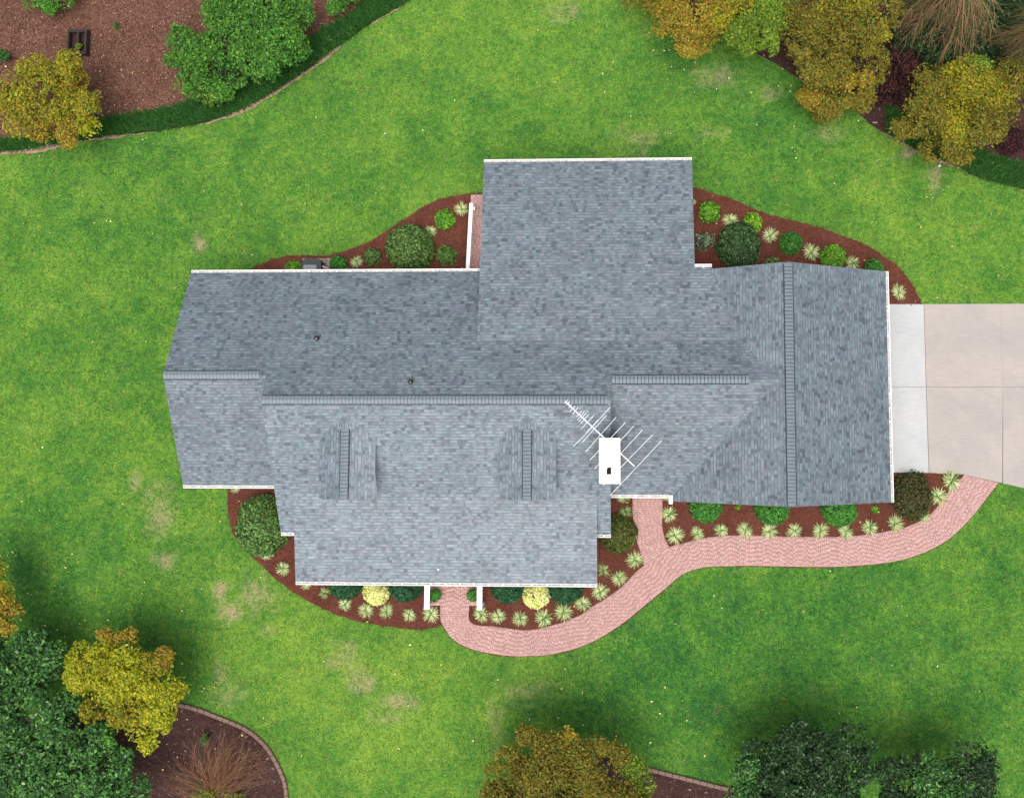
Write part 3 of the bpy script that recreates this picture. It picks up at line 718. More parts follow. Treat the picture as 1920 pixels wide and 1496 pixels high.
# rear side stoop
xs = G(882, 430, .3)[0]; yt = G(890, 365, .3)[1]
st = brick_block('side_stoop', xs, 7.6, -5.8, yt, 0, .3, 'y'); tag(st, 'narrow red brick landing beside the rear wing, behind a white railing', 'steps')
r = empty('side_railing', (-7.15, 9.5, .3)); tag(r, 'slender white railing along the brick landing beside the rear wing', 'railing')
a0, a1 = Vector(G3(883.5, 381, 1.2)), Vector(G3(876.5, 508, 1.2)); lo = Vector(r.location)
dd = (a1-a0).normalized(); sd_ = Vector((0, 0, 1)).cross(dd)*.09
m = MB(); pp = [a0+sd_-lo, a0-sd_-lo, a1-sd_-lo, a1+sd_-lo]; m.prism(ccw([(v.x, v.y) for v in pp]), .83, .90); m.build('top_rail', M['white'], r)
for f in (0.01, .5, .985):
    c = a0+(a1-a0)*f-lo; m = MB(); m.box(c.x-.06, c.y-.06, -.28, c.x+.06, c.y+.06, .828); m.build('post', M['white'], r)
for k in range(1, 24):
    if k == 12: continue
    c = a0+(a1-a0)*(k/24)-lo; m = MB(); m.box(c.x-.015, c.y-.015, -.25, c.x+.015, c.y+.015, .828); m.build('baluster', M['white'], r)
c = Vector(G3(889, 391, 1.1))-lo; m = MB(); m.box(c.x-.03, c.y-.08, .72, c.x+.03, c.y+.08, .80); m.box(c.x-.09, c.y-.02, .73, c.x-.03, c.y+.02, .78); m.build('rail_bracket', M['white'], r)

# grill on its pad
pa, pb = G(568, 485), G(619, 520)
m = MB(); m.box(pa[0], pb[1]-.4, 0.0, pb[0], pa[1], .06); pad = m.build('concrete_pad', plain('worn_concrete', (.30, .235, .19), .9, .25, 8)); tag(rebase(pad, (pa[0]+.6, pa[1]-.6, 0)), 'worn concrete pad half hidden under the rear gutter', 'slab')
gc = Vector(G3(583.5, 503, 1.0)); gr = empty('grill', (gc.x, gc.y, .06)); tag(gr, 'black grill with grey lid on a concrete pad beneath the rear gutter', 'grill')
def rrect(w, h, r, n=5):
    out = []
    for cx, cy, a in ((w/2-r, h/2-r, 0), (-w/2+r, h/2-r, 90), (-w/2+r, -h/2+r, 180), (w/2-r, -h/2+r, 270)):
        for k in range(n+1):
            t = math.radians(a+90*k/n); out.append((cx+r*math.cos(t), cy+r*math.sin(t)))
    return out
m = MB(); m.prism(rrect(.98, 1.0, .24), .55, .93); m.build('firebox', M['black'], gr)
m = MB(); o1 = rrect(.68, .66, .06); n1 = len(o1); o1 = [(x-.06, y-.17) for x, y in o1]; m.prism(o1, .932, .97); m.build('lid', M['lid'], gr)
for k in range(4):
    m = MB(); m.box(.50+k*.002, -.55, .80, .503, -.5, .81) if False else m.prism(ccw([(.50, .16-k*.16), (.50, .08-k*.16), (.80, -.02-k*.16), (.80, .06-k*.16)]), .78, .80); m.build('shelf_slat', M['slat'], gr)
for sx in (-.38, .38):
    for sy in (-.38, .38): m = MB(); m.tube([(sx, sy, 0), (sx, sy, .56)], .03); m.build('leg', M['black'], gr)

# planter box in the leaf litter
bx_, by_ = G(152, 84); pl = empty('planter_box', (bx_, by_, 0)); tag(pl, 'dark weathered timber box lying open in the leaf litter beside the golden tree', 'box')
W2, H2 = .52, .68
for (x0, y0, x1, y1) in ((-W2, H2-.14, W2, H2), (-W2, -H2, W2, -H2+.10), (-W2, -H2+.102, -W2+.09, H2-.142), (W2-.09, -H2+.102, W2, H2-.142), (-.02, -H2+.102, .08, H2-.142)):
    m = MB(); m.box(x0, y0, 0.02, x1, y1, .34+random.random()*.05); m.build('board', M['darkwood'], pl)
m = MB(); m.box(-W2+.092, -H2+.104, .022, W2-.092, H2-.144, .08); m.build('soil', M['darkmulch'], pl)

# small odds and ends
m = MB(); a, b = G3(1760, 313, .06), G3(1762.5, 310, .06); m.tube([a, b], .055, k=8); m.tube([G3(1763, 306, .09), G3(1766, 303, .09)], .035, k=8)
o = m.build('drain_pipe', M['white']); rebase(o, (a[0], a[1], 0)); tag(o, 'tiny white drain pipe end on the grass at the edge of the upper right trees', 'pipe')
bx, by = G(822, 1067, 3.0); m = MB()
bpy_me = bpy.data.meshes.new('ball'); import bmesh
bm_ = bmesh.new(); bmesh.ops.create_uvsphere(bm_, u_segments=12, v_segments=8, radius=.055); bm_.to_mesh(bpy_me); bm_.free(); bpy_me.materials.append(M['white'])
o = link('ball', bpy_me); o.location = (bx, by, zp(0, by)+.06); tag(o, 'small white ball lying on the pale front porch roof', 'ball')

# ------------------------------------------------------------------ edging blocks
def edging(line, s0, s1, label, group, zc=.0):
    L = np.array(line); s = np.r_[0, np.cumsum(np.linalg.norm(np.diff(L, axis=0), axis=1))]
    proto = None; step = .345; k = int((s1-s0)/step)
    for i in range(k):
        sv = s0+(i+.5)*step; p = [np.interp(sv, s, L[:, j]) for j in (0, 1)]; p2 = [np.interp(sv+.1, s, L[:, j]) for j in (0, 1)]
        if proto is None:
            m = MB(); m.prism([(-.155, -.09), (.155, -.09), (.165, -.05), (.165, .07), (.14, .10), (-.14, .10), (-.165, .07), (-.165, -.05)], 0, .10); m.prism([(-.15, -.083), (.15, -.083), (.158, -.05), (.158, .066), (.135, .093), (-.135, .093), (-.158, .066), (-.158, -.05)], .1002, .13)
            o = proto = m.build('edging_block', M['block'])
        else:
            o = proto.copy(); C.objects.link(o)
        o.location = (p[0], p[1], zc+random.uniform(-.01, .01)); o.rotation_euler = (0, 0, math.atan2(p2[1]-p[1], p2[0]-p[0])+random.uniform(-.05, .05))
        tag(o, label, 'edging block', group)
def s_at(line, px, py):
    L = np.array(line); s = np.r_[0, np.cumsum(np.linalg.norm(np.diff(L, axis=0), axis=1))]; g = np.array(G(px, py)); return s[np.argmin(np.linalg.norm(L-g, axis=1))]
edging(sw_line, s_at(sw_line, 320, 1320), s_at(sw_line, 538, 1500), 'brown concrete block in the curved border of the lower left bed', 'edging blocks of the lower left bed')
edging(s_line, s_at(s_line, 1165, 1428), s_at(s_line, 1372, 1480), 'brown concrete block in the border between the bottom golden tree and the dark green tree', 'edging blocks of the bottom bed')

# ------------------------------------------------------------------ foliage
def pick(pal, w_, n, rg):
    pal = np.array(pal, float); w_ = np.array(w_, float); return pal[rg.choice(len(pal), n, p=w_/w_.sum())]
def crown_mesh(name, lobes, n, size, pal, wts, mat, parent=None, seed=0, flat=0.8, up=0.5, core=0.55, origin=(0, 0, 0), jitter=0.14, lobepal=None, droop=0):
    """lobes: (x,y,z,r) world; leaves on and inside each lobe"""
    rg = np.random.default_rng(seed); Lb = np.array([l[:4] for l in lobes], float)
    # break every lobe into smaller clumps so that the outline is uneven
    sub = []; own = []
    for i, (x, y, z, r) in enumerate(Lb):
        k = 9
        for j in range(k):
            d = rg.normal(size=3); d /= np.linalg.norm(d); d[2] = abs(d[2])*0.7-0.1
            rr = r*rg.uniform(.45, .72); sub.append((x+d[0]*r*.55, y+d[1]*r*.55, z+d[2]*r*.5, rr)); own.append(i)
        sub.append((x, y, z, r*.75)); own.append(i)
    S = np.array(sub); own = np.array(own); pr = S[:, 3]**2; pr /= pr.sum(); pick_ = rg.choice(len(S), n, p=pr)
    d = unit(rg.normal(size=(n, 3))); d[:, 2] = np.where(rg.random(n) < .8, np.abs(d[:, 2]), d[:, 2]); r = S[pick_, 3]*(core+(1-core)*rg.random(n)**.45)
    r *= 1+rg.normal(size=n)*.05
    Cn = S[pick_, :3]+d*r[:, None]*np.array([1, 1, flat]); Cn[:, 2] = np.maximum(Cn[:, 2], .05)
    Nn = unit(d*.5+rg.normal(size=(n, 3))*.45+np.array([0, 0, up])); sz = size*rg.uniform(.4, 1.3, n)
    gsc = 1.7; q3 = .6*vnoise(Cn[:, 0]+Cn[:, 2]*.8, Cn[:, 1]-Cn[:, 2]*.5, gsc, seed % 6)+.4*vnoise(Cn[:, 0]-Cn[:, 2]*.4, Cn[:, 1]+Cn[:, 2]*.9, gsc*2.4, (seed+1) % 6)
    kp = rg.random(n) < np.clip((q3-(.41 if mat is M['gloss'] else .35))*10+.12, .08, 1); Cn, Nn, sz, pick_ = Cn[kp], Nn[kp], sz[kp], pick_[kp]; n = len(Cn)
    V_, F_ = quads(Cn-np.array(origin), Nn, sz, .55, rg)
    if lobepal is None: base = pick(pal, wts, n, rg)
    else:
        base = np.empty((n, 3)); o = own[pick_]
        for i in range(len(Lb)):
            mk = o == i; pl_, w_ = lobepal[lobes[i][4]]; base[mk] = pick(pl_, w_, mk.sum(), rg)
    tone = 1+(fbm(Cn[:, 0]+Cn[:, 2], Cn[:, 1], 1.3, seed % 6)-.5)*.55
    cols = base*(1+rg.normal(size=(n, 1))*jitter)*tone[:, None]
    return np_mesh(name, V_, F_, np.clip(cols, .004, .95), mat, parent)
GOLD = ([(.29, .26, .012), (.34, .27, .015), (.22, .25, .014), (.32, .19, .02), (.14, .18, .02)], [4, 3, 4, 1.5, 2])
YEL = ([(.40, .38, .012), (.34, .36, .014), (.26, .31, .016), (.44, .36, .02), (.16, .22, .02)], [4, 4, 3, 1.5, 1.5])
ORG = ([(.34, .20, .022), (.31, .24, .020), (.26, .14, .025), (.29, .26, .020), (.20, .20, .025)], [3, 3, 1.3, 3, 1.3])
OLV = ([(.18, .155, .014), (.23, .18, .016), (.145, .155, .016), (.21, .13, .018), (.09, .13, .016)], [4, 3, 3, 2, 2])
LIM = ([(.16, .25, .02), (.12, .22, .018), (.22, .28, .02), (.08, .16, .015)], [3, 3, 2, 2])
GRN = ([(.065, .20, .022), (.095, .26, .028), (.04, .13, .02), (.15, .30, .035)], [4, 3, 3, 1.2])
DRK = ([(.035, .115, .022), (.060, .180, .032), (.016, .055, .012), (.15, .28, .09), (.10, .24, .03)], [4, 3, 3, 1.0, 1])
DR2 = ([(.015, .045, .010), (.024, .075, .014), (.009, .027, .006), (.10, .17, .08)], [4, 3, 3, .9])
PUR = ([(.055, .014, .016), (.03, .009, .011), (.09, .026, .025), (.08, .045, .02)], [3, 3, 1, .4])
PALS = dict(G=GOLD, Y=YEL, O=ORG, V=OLV, L=LIM, N=GRN, D=DRK, E=DR2, P=PUR)

def tree(name, label, cat, lobes, pal, n, size, mat='leaf', base=None, group=None, seed=1, trunk_r=.14, up=.5, core=.35, jitter=.2):
    """lobes (px,py,rpx,z[,pal key]); trunk rises from base to the lobes with one limb for each large lobe"""
    W = []; lobes = [(l[0], l[1], l[2]*1.07, l[3]*(.56 if l[3] > 4 else .76), *l[4:]) for l in lobes]; size *= 1.0; n = int(n*1.75)
    for l in lobes:
        x, y = G(l[0], l[1], l[3]); W.append((x, y, l[3]-Rw(l[2], l[3])*.5, Rw(l[2], l[3]), l[4] if len(l) > 4 else pal))
    a = np.array([w_[:4] for w_ in W]); cx, cy = np.average(a[:, 0], weights=a[:, 3]), np.average(a[:, 1], weights=a[:, 3])
    if base: cx, cy = G(*base)
    root = empty(name, (cx, cy, 0)); tag(root, label, cat, group)
    crown_mesh('crown', W, n, size, None, None, M[mat], root, seed, up=up, core=core, origin=(cx, cy, 0), lobepal=PALS, jitter=jitter)
    zt = np.average(a[:, 2]); m = MB(); fork = Vector((0, 0, max(.25, zt*.38)))
    m.tube([(0, 0, -.1), (.03, .02, fork.z*.5), fork], trunk_r, trunk_r*.75, k=8)
    for x, y, z, r in a:
        e = Vector((x-cx, y-cy, z+r*.2)); mid = fork.lerp(e, .5)+Vector((0, 0, -.15*(e-fork).length*.3)); m.tube([fork-Vector((0, 0, .05)), mid, e], trunk_r*.5, .015, k=5)
        for _ in range(4):
            dv = Vector((random.uniform(-1, 1), random.uniform(-1, 1), random.uniform(.1, .9))).normalized()*r*.75; m.tube([mid.lerp(e, random.random()), e+dv], .02, .006, k=4)
    m.build('trunk', M['bark'], root)
    return root

tree('golden_tree', 'golden-leaved tree in the upper left corner beside the dark timber box', 'tree',
     [(60,130,44,4.0,'G'),(118,118,34,4.0,'G'),(30,200,46,3.6,'G'),(98,180,52,4.5,'G'),(150,190,34,3.6,'G'),(68,240,28,3,'O'),(122,248,26,3,'O'),(8,160,34,3.5,'G'),(160,228,24,3,'Y'),(130,150,30,4.2,'O')], 'G', 15000, .075, seed=11, core=.5)
tree('green_shrub', 'largest bright green shrub in the upper left, spilling toward the top edge', 'shrub',
     [(435,40,55,3.0),(520,50,58,3.2),(480,95,50,2.8),(548,92,33,2.4),(405,10,35,2.6),(470,-5,60,3.0),(560,15,30,2.6),(430,90,34,2.6)], 'N', 20000, .085, seed=12)
tree('green_shrub', 'loose lower green shrub left of the largest upper left shrub', 'shrub',
     [(338,75,34,2.2),(375,100,42,2.4),(358,148,38,2.0),(400,160,32,1.7),(428,125,32,1.8,'D'),(326,108,22,1.8),(395,180,20,1.5,'L'),(440,145,22,1.6)], 'N', 10000, .08, seed=13, core=.5)
tree('green_shrub', 'green shrub cut by the top edge above the golden tree', 'shrub', [(85,4,24,1.3),(60,-14,26,1.3),(115,-14,26,1.4)], 'N', 3500, .075, seed=14)
tree('green_shrub', 'green shrub cut by the top edge right of the largest shrub', 'shrub', [(628,4,20,1.3),(655,-22,24,1.4)], 'N', 2200, .075, seed=15)
tree('green_shrub', 'small green shrub cut by the left edge above the golden tree', 'shrub', [(2,102,12,.7,'D')], 'D', 500, .07, seed=16)
tree('golden_tree', 'orange golden tree on the top edge, first of the upper right row', 'tree',
     [(1257,28,40,4.5,'O'),(1310,52,48,4.8,'O'),(1300,0,52,5,'O'),(1205,-18,38,4,'V'),(1292,82,24,3.6,'O'),(1348,15,40,4.6,'G'),(1240,-20,40,4.5,'G')], 'O', 15000, .075, seed=21)
tree('lime_tree', 'yellow-green tree on the top edge beside the orange golden tree', 'tree',
     [(1400,45,45,4.4),(1440,35,38,4.8),(1440,82,24,3.6,'L'),(1385,-5,42,4.6,'G'),(1402,88,18,3.6),(1445,-20,40,5)], 'L', 11000, .08, seed=22)
tree('golden_tree', 'large brown and gold tree in the middle of the upper right row', 'tree',
     [(1532,60,52,5,'V'),(1602,50,56,5.4,'V'),(1570,108,52,4.8,'V'),(1520,132,32,4,'V'),(1640,100,32,4.5,'V'),(1622,0,56,5.4,'G'),(1545,0,50,5.4,'V'),(1645,128,28,4.2,'V'),(1612,150,28,3.6,'O'),(1502,96,24,4,'V'),(1650,50,26,4.8,'G'),(1478,62,26,4.2,'V'),(1482,15,32,4.8,'V'),(1680,20,26,4.8,'V')], 'V', 22000, .075, seed=23)
tree('golden_shrub', 'thin golden shrub leaning over the grass below the brown and gold tree', 'shrub',
     [(1520,178,26,2.4,'O'),(1556,190,30,2.2,'V'),(1588,180,22,2.4,'V'),(1548,214,22,1.7,'V'),(1616,186,26,2.4,'V'),(1632,165,24,2.6,'V')], 'V', 6500, .07, seed=24, core=.3, trunk_r=.07)
tree('golden_tree', 'broad olive gold tree at the right edge above the white pipe end', 'tree',
     [(1750,160,46,4.3,'V'),(1812,150,48,4.6,'G'),(1738,222,44,4,'V'),(1800,222,55,4.6,'G'),(1862,170,45,4.8,'G'),(1850,236,40,4,'V'),(1772,268,28,3.4,'V'),(1892,218,40,4.3,'V'),(1700,240,24,3.4,'V'),(1832,122,28,4.4,'L'),(1915,140,45,4.8,'V'),(1750,282,24,3,'V'),(1800,284,26,3,'V')], 'V', 26000, .075, seed=25)
tree('purple_shrub', 'dark purple shrub between the two large upper right trees', 'shrub',
     [(1685,100,28,1.5),(1712,128,30,1.3),(1678,164,26,1.2),(1660,175,20,1.0)], 'P', 6000, .07, seed=26, trunk_r=.05)
tree('purple_shrub', 'small dark purple shrub at the right edge under the olive gold tree', 'shrub', [(1905,262,28,1.0)], 'P', 1600, .07, seed=27, trunk_r=.05)
tree('evergreen_shrub', 'dark evergreen mass under the bare weeping branches', 'shrub',
     [(1715,50,46,2,'E'),(1765,95,42,2,'E'),(1830,80,45,2.2,'E'),(1885,100,40,2,'E'),(1905,20,55,2.2,'E'),(1800,30,52,2.3,'E'),(1725,0,45,2.2,'E'),(1850,10,50,2.3,'E'),(1790,118,24,1.5,'E')], 'E', 16000, .08, seed=28, trunk_r=.1)
tree('golden_tree', 'bright yellow tree beside the curved block border, lower left', 'tree',
     [(197,1196,21,5.2,'O'),(240,1196,22,5.2,'O'),(300,1240,24,5.2,'O'),(146,1238,28,5.4,'Y'),(187,1253,42,5.8,'Y'),(233,1247,38,5.8,'Y'),(136,1272,32,5.4,'Y'),(200,1300,52,6.2,'Y'),(250,1293,46,6.2,'Y'),(306,1296,32,5.6,'Y'),(283,1333,36,5.8,'Y'),(233,1343,40,5.8,'G'),(298,1352,28,5.2,'Y'),(258,1380,30,5.2,'Y'),(270,1393,20,4.8,'Y'),(272,1262,30,5.6,'G'),(170,1330,28,5.2,'G')], 'Y', 30000, .075, seed=31, base=(235, 1290))
tree('evergreen_tree', 'dark green broad-leaved tree at the left edge above the bright yellow tree', 'tree',
     [(40,1212,36,5,'D'),(88,1232,25,4.5,'D'),(15,1268,40,5,'D'),(-30,1240,45,5.4,'D'),(70,1270,28,4.6,'D')], 'D', 8000, .10, 'gloss', seed=32, up=.7)
tree('evergreen_tree', 'large dark green broad-leaved tree filling the bottom left corner', 'tree',
     [(60,1332,50,6,'D'),(20,1400,58,6.4,'D'),(102,1368,42,6,'D'),(150,1402,38,5.5,'D'),(60,1460,58,6.4,'D'),(140,1460,42,6,'D'),(212,1432,32,5,'D'),(232,1480,34,5,'D'),(-10,1335,50,6,'D'),(120,1312,22,5,'D'),(10,1505,60,6,'D'),(100,1515,50,6,'D'),(182,1505,40,5.5,'D'),(190,1385,26,4.8,'N')], 'D', 34000, .10, 'gloss', seed=33, up=.7)
tree('golden_tree', 'golden tree cut by the left edge above the dark green trees', 'tree',
     [(0,1112,20,5,'G'),(14,1152,27,5,'O'),(-22,1140,42,5.4,'O'),(2,1182,20,4.6,'O'),(-40,1090,40,5,'G')], 'O', 6000, .075, seed=34, base=(-75, 1150))
tree('golden_tree', 'brown and olive gold tree at the bottom edge left of the short block border', 'tree',
     [(990,1382,24,6.5,'V'),(1066,1388,21,6.5,'O'),(957,1428,29,6.3,'V'),(1022,1418,38,7,'V'),(1087,1430,38,7,'V'),(1120,1404,20,6.4,'V'),(1158,1420,26,6.2,'V'),(940,1472,38,6.4,'V'),(1022,1466,50,7.4,'V'),(1104,1466,50,7.4,'V'),(1186,1450,27,6,'L'),(1204,1480,30,6,'L'),(960,1530,60,7,'V'),(1060,1545,70,7.6,'V'),(1160,1540,60,7,'V')], 'V', 30000, .075, seed=35)
tree('evergreen_tree', 'dark green tree at the bottom edge right of the short block border', 'tree',
     [(1500,1382,26,6,'E'),(1543,1387,28,6.2,'E'),(1602,1378,22,6,'E'),(1618,1402,24,6,'E'),(1420,1420,27,5.6,'E'),(1484,1420,42,6.6,'E'),(1564,1420,42,6.8,'E'),(1408,1456,33,5.8,'D'),(1456,1462,42,6.4,'E'),(1537,1457,52,7,'E'),(1602,1446,34,6.4,'E'),(1484,1505,60,7,'E'),(1564,1510,60,7,'E'),(1400,1515,40,6,'D')], 'E', 30000, .09, 'gloss', seed=36, up=.7)
tree('evergreen_tree', 'dark green tree at the bottom edge nearest the right corner', 'tree',
     [(1706,1436,21,5.6,'E'),(1673,1458,28,5.6,'E'),(1748,1436,23,5.8,'D'),(1754,1467,42,6.2,'D'),(1835,1420,30,6,'E'),(1812,1440,33,6.2,'E'),(1844,1457,33,6,'E'),(1700,1505,50,6,'E'),(1780,1512,60,6.6,'D'),(1838,1505,40,6,'E')], 'E', 22000, .09, 'gloss', seed=37, up=.7)

# bare weeping trees and twiggy shrubs
def twigs(name, label, cat, base, z0, ends, n, length_j, cols, group=None, r0=.03, arch=1.2, seed=5, sub=5, trunk=None, zend=.8):
    rg = random.Random(seed); bx, by = G(base[0], base[1], 0 if trunk is None else z0)
    root = empty(name, (bx, by, 0)); tag(root, label, cat, group); m = MB(); fcol = []
    if trunk is not None:
        t = MB(); t.tube([(0, 0, -.1), (.05, 0, z0*.5), (0, 0, z0)], trunk, trunk*.6, k=8); t.build('trunk', M['bark'], root)
    z1 = z0 if trunk is not None else .1
    def strand(p0, p1, ra, k, hgt, cc):
        P0, P1 = Vector(p0), Vector(p1); pts = []; side = Vector((rg.uniform(-.15, .15), rg.uniform(-.15, .15), 0))*(P1-P0).length
        for i in range(k+1):
            t = i/k; p = P0.lerp(P1, t); p.z += hgt*4*t*(1-t); p += side*math.sin(t*math.pi); pts.append(p)
        nf = len(m.f); m.tube(pts, ra, ra*.25, k=3, cap=False); fcol.extend([cc]*(len(m.f)-nf)); return pts
    for _ in range(n):
        e = rg.choice(ends); ex, ey = G(e[0]+rg.gauss(0, e[2]), e[1]+rg.gauss(0, e[2]), zend); c = rg.choice(cols); k = rg.uniform(.7, 1.3)
        cc = tuple(v*k for v in c)
        pts = strand((rg.gauss(0, .06), rg.gauss(0, .06), z1), (ex-bx, ey-by, zend*rg.uniform(.5, 1.3)), r0, 6, arch*rg.uniform(.3, 1), cc)
        for _j in range(sub):
            i = rg.randint(2, 5); p = pts[i]; d = (pts[i+1]-pts[i-1]).normalized(); d = d+Vector((rg.uniform(-.6, .6), rg.uniform(-.6, .6), rg.uniform(-.5, .3)))
            strand(p, p+d*length_j*rg.uniform(.5, 1), r0*.45, 3, .03, tuple(v*rg.uniform(.8, 1.2) for v in cc))
    me = bpy.data.meshes.new('branches'); me.from_pydata(m.v, [], m.f)
    a = me.attributes.new('col', 'FLOAT_COLOR', 'FACE'); cc = np.ones((len(m.f), 4), np.float32); cc[:, :3] = np.array(fcol); a.data.foreach_set('color', cc.ravel())
    me.materials.append(M['twig']); link('branches', me, root); return root
TW = [(.27, .15, .08), (.20, .13, .06), (.30, .19, .10), (.17, .15, .05), (.12, .12, .04)]
twigs('weeping_tree', 'bare weeping tree with tan drooping twigs at the top edge, upper right', 'tree', (1805, -45), 5.0,
      [(1700,55,20),(1725,75,20),(1760,90,18),(1795,95,18),(1830,60,20),(1690,20,18),(1860,45,18),(1775,50,22)], 80, 1.1, TW, trunk=.16, r0=.02, arch=1.0, seed=3, sub=11, zend=2.2)
twigs('weeping_tree', 'bare weeping tree with pinkish twigs cut by the right edge, upper right', 'tree', (1985, 40), 4.6,
      [(1870,60,18),(1885,90,16),(1895,30,18),(1855,75,14),(1930,110,16),(1900,115,12)], 55, 1.1, TW, trunk=.15, r0=.02, arch=.9, seed=4, sub=11, zend=2.2)
RT = [(.19, .08, .04), (.24, .12, .06), (.14, .06, .035), (.24, .16, .09)]
twigs('twiggy_shrub', 'leafless reddish brown twiggy shrub inside the curved block border', 'shrub', (400, 1480), 0,
      [(345,1435,20),(380,1400,20),(420,1390,18),(460,1400,18),(490,1430,16),(430,1425,26),(475,1460,18),(325,1470,18),(400,1430,30)], 230, .55, RT, r0=.009, arch=.35, seed=6, sub=6, zend=1.2)
tree('green_shrub', 'low green shrub under the reddish twigs at the bottom edge', 'shrub', [(372,1488,18,.7,'L'),(410,1490,20,.7,'G'),(440,1500,18,.6,'L')], 'L', 1500, .06, seed=41, core=.4, trunk_r=.03)
tree('green_shrub', 'slender green sprig at the upper edge of the reddish twiggy shrub', 'shrub', [(382,1385,9,.6,'D')], 'D', 220, .06, seed=42, trunk_r=.02)
tree('green_shrub', 'tiny green seedling alone in the upper left leaf litter', 'plant', [(216,48,6,.3,'D')], 'D', 90, .05, seed=43, trunk_r=.015)
tree('green_shrub', 'small pale green plant growing inside the dark timber box', 'plant', [(145,86,6,.5,'L')], 'L', 70, .06, seed=44, trunk_r=.015)

# ------------------------------------------------------------------ garden shrubs
def dome(name, label, px, py, rpx, pal, n, size, zr_=.7, cat='shrub', group=None, mat='leaf', seed=0, z0=0.03, loose=0.0, ry=None, zc=None):
    """clipped or loose rounded shrub: leaves in a dome, one mesh, origin on the ground"""
    h = Rw(rpx)*zr_*1.6; zc_ = z0+h*.5; x, y = G(px, py, zc_); r = Rw(rpx, zc_); ryw = r if ry is None else Rw(ry, zc_)
    rg = np.random.default_rng(seed+500); d = unit(rg.normal(size=(n, 3))); d[:, 2] = np.abs(d[:, 2])
    rad = 1-(.28+loose)*rg.random(n)**2+rg.normal(size=n)*(.02+loose*.3)
    ang = np.arctan2(d[:, 1], d[:, 0]); rad *= 1+(.05+loose*.35)*(vnoise(ang*2+seed, d[:, 2]*3, 1.2, seed % 6)-.5)*2
    Cn = d*rad[:, None]*np.array([r, ryw, h]); Nn = unit(d*.7+rg.normal(size=(n, 3))*(.35+loose)+np.array([0, 0, .25]))
    q3 = .5*vnoise(Cn[:, 0]+Cn[:, 2]+seed, Cn[:, 1]-Cn[:, 2], 5, seed % 6)+.5*vnoise(Cn[:, 0]-Cn[:, 2], Cn[:, 1]+Cn[:, 2]+seed, 11, (seed+1) % 6)
    kp = (rg.random(n) < np.clip((q3-.36)*8+.2, .15, 1)) | (rad < .8); Cn, Nn = Cn[kp], Nn[kp]; n = len(Cn)
    V_, F_ = quads(Cn, Nn, size*1.3*rg.uniform(.6, 1.2, n), .6, rg); base = pick(*PALS[pal] if isinstance(pal, str) else pal, n, rg)
    tone = 1+(fbm(Cn[:, 0]*3+seed, Cn[:, 1]*3, 1.2, 1)-.5)*.5; cols = base*1.25*(1+rg.normal(size=(n, 1))*.2)*tone[:, None]
    o = np_mesh(name, V_, F_, np.clip(cols, .004, .95), M[mat]); o.location = (x, y, z0); return tag(o, label, cat, group)
BOX = ([(.045, .17, .022), (.06, .22, .028), (.03, .11, .018), (.09, .27, .035)], [4, 3, 3, 1])
BDK = ([(.018, .075, .030), (.026, .10, .036), (.012, .05, .02), (.04, .13, .045)], [4, 3, 3, 1])
HOL = ([(.085, .16, .035), (.11, .20, .045), (.05, .10, .022), (.15, .25, .07), (.03, .06, .015)], [4, 3, 3, 1.2, 2])
HOD = ([(.045, .10, .030), (.065, .14, .042), (.028, .065, .02), (.11, .19, .075), (.02, .04, .012)], [4, 3, 3, 1.0, 2])
OLS = ([(.075, .095, .018), (.10, .115, .022), (.05, .07, .014), (.13, .12, .03)], [4, 3, 3, 1])
OLB = ([(.055, .065, .018), (.075, .07, .02), (.035, .045, .014), (.11, .06, .025)], [4, 3, 3, 1.4])
LMG = ([(.10, .26, .02), (.14, .32, .025), (.07, .20, .018), (.22, .38, .03)], [4, 3, 3, 1])
YLW = ([(.76, .73, .30), (.70, .70, .20), (.78, .75, .45), (.42, .50, .08)], [4, 3, 2, 2.4])
GRY = ([(.12, .17, .095), (.16, .21, .13), (.07, .11, .06), (.22, .26, .17)], [4, 3, 3, 1])
k_ = 0
def D(*a, **kw):
    global k_; k_ += 1; return dome(*a, seed=k_, **kw)
rg_ = 'green shrubs in the bed behind the left roof'
D('large_shrub', 'large rounded olive green shrub in the bed left of the rear wing', 765, 462, 46, HOL, 9000, .06, loose=.06, zr_=.62)
D('small_shrub', 'small bright green shrub nearest the white side railing', 833, 411, 19, LMG, 1300, .055, loose=.14, group=rg_)
D('small_shrub', 'small open green shrub right of the large rounded olive shrub', 836, 478, 19, ([(.08,.18,.03),(.12,.22,.06),(.05,.11,.02)],[3,2,2]), 900, .06, loose=.25, group=rg_)
D('small_shrub', 'small green shrub just left of the large rounded olive shrub', 697, 480, 16.5, HOL, 1200, .05, loose=.12, group=rg_)
D('small_shrub', 'small green shrub against the gutter right of the grill', 633, 494, 16, BOX, 1200, .05, loose=.12, group=rg_)
D('small_shrub', 'small green shrub against the gutter left of the grill', 549, 502, 15, LMG, 800, .055, loose=.2, group=rg_)
rg_ = 'green shrubs in the bed right of the rear wing'
D('small_shrub', 'bright green rounded shrub in the top corner of the bed right of the rear wing', 1331, 396, 20.5, LMG, 1500, .055, loose=.12, group=rg_)
D('small_shrub', 'sparse grey green shrub beside the rear wing roof edge', 1322, 451, 17, GRY, 420, .07, loose=.35)
D('large_shrub', 'large dark green shrub in the bed right of the rear wing', 1387, 458, 41, HOD, 8000, .06, loose=.05, zr_=.7, ry=44)
D('small_shrub', 'lime green shrub touching the top of the large dark green shrub', 1412, 417, 18, ([(.16,.34,.02),(.22,.40,.03),(.09,.22,.02)],[3,3,2]), 900, .055, loose=.2)
D('small_shrub', 'round green shrub between two pale grass clumps, right of the large dark shrub', 1484, 455, 21.5, BOX, 1900, .05, loose=.07, group=rg_)
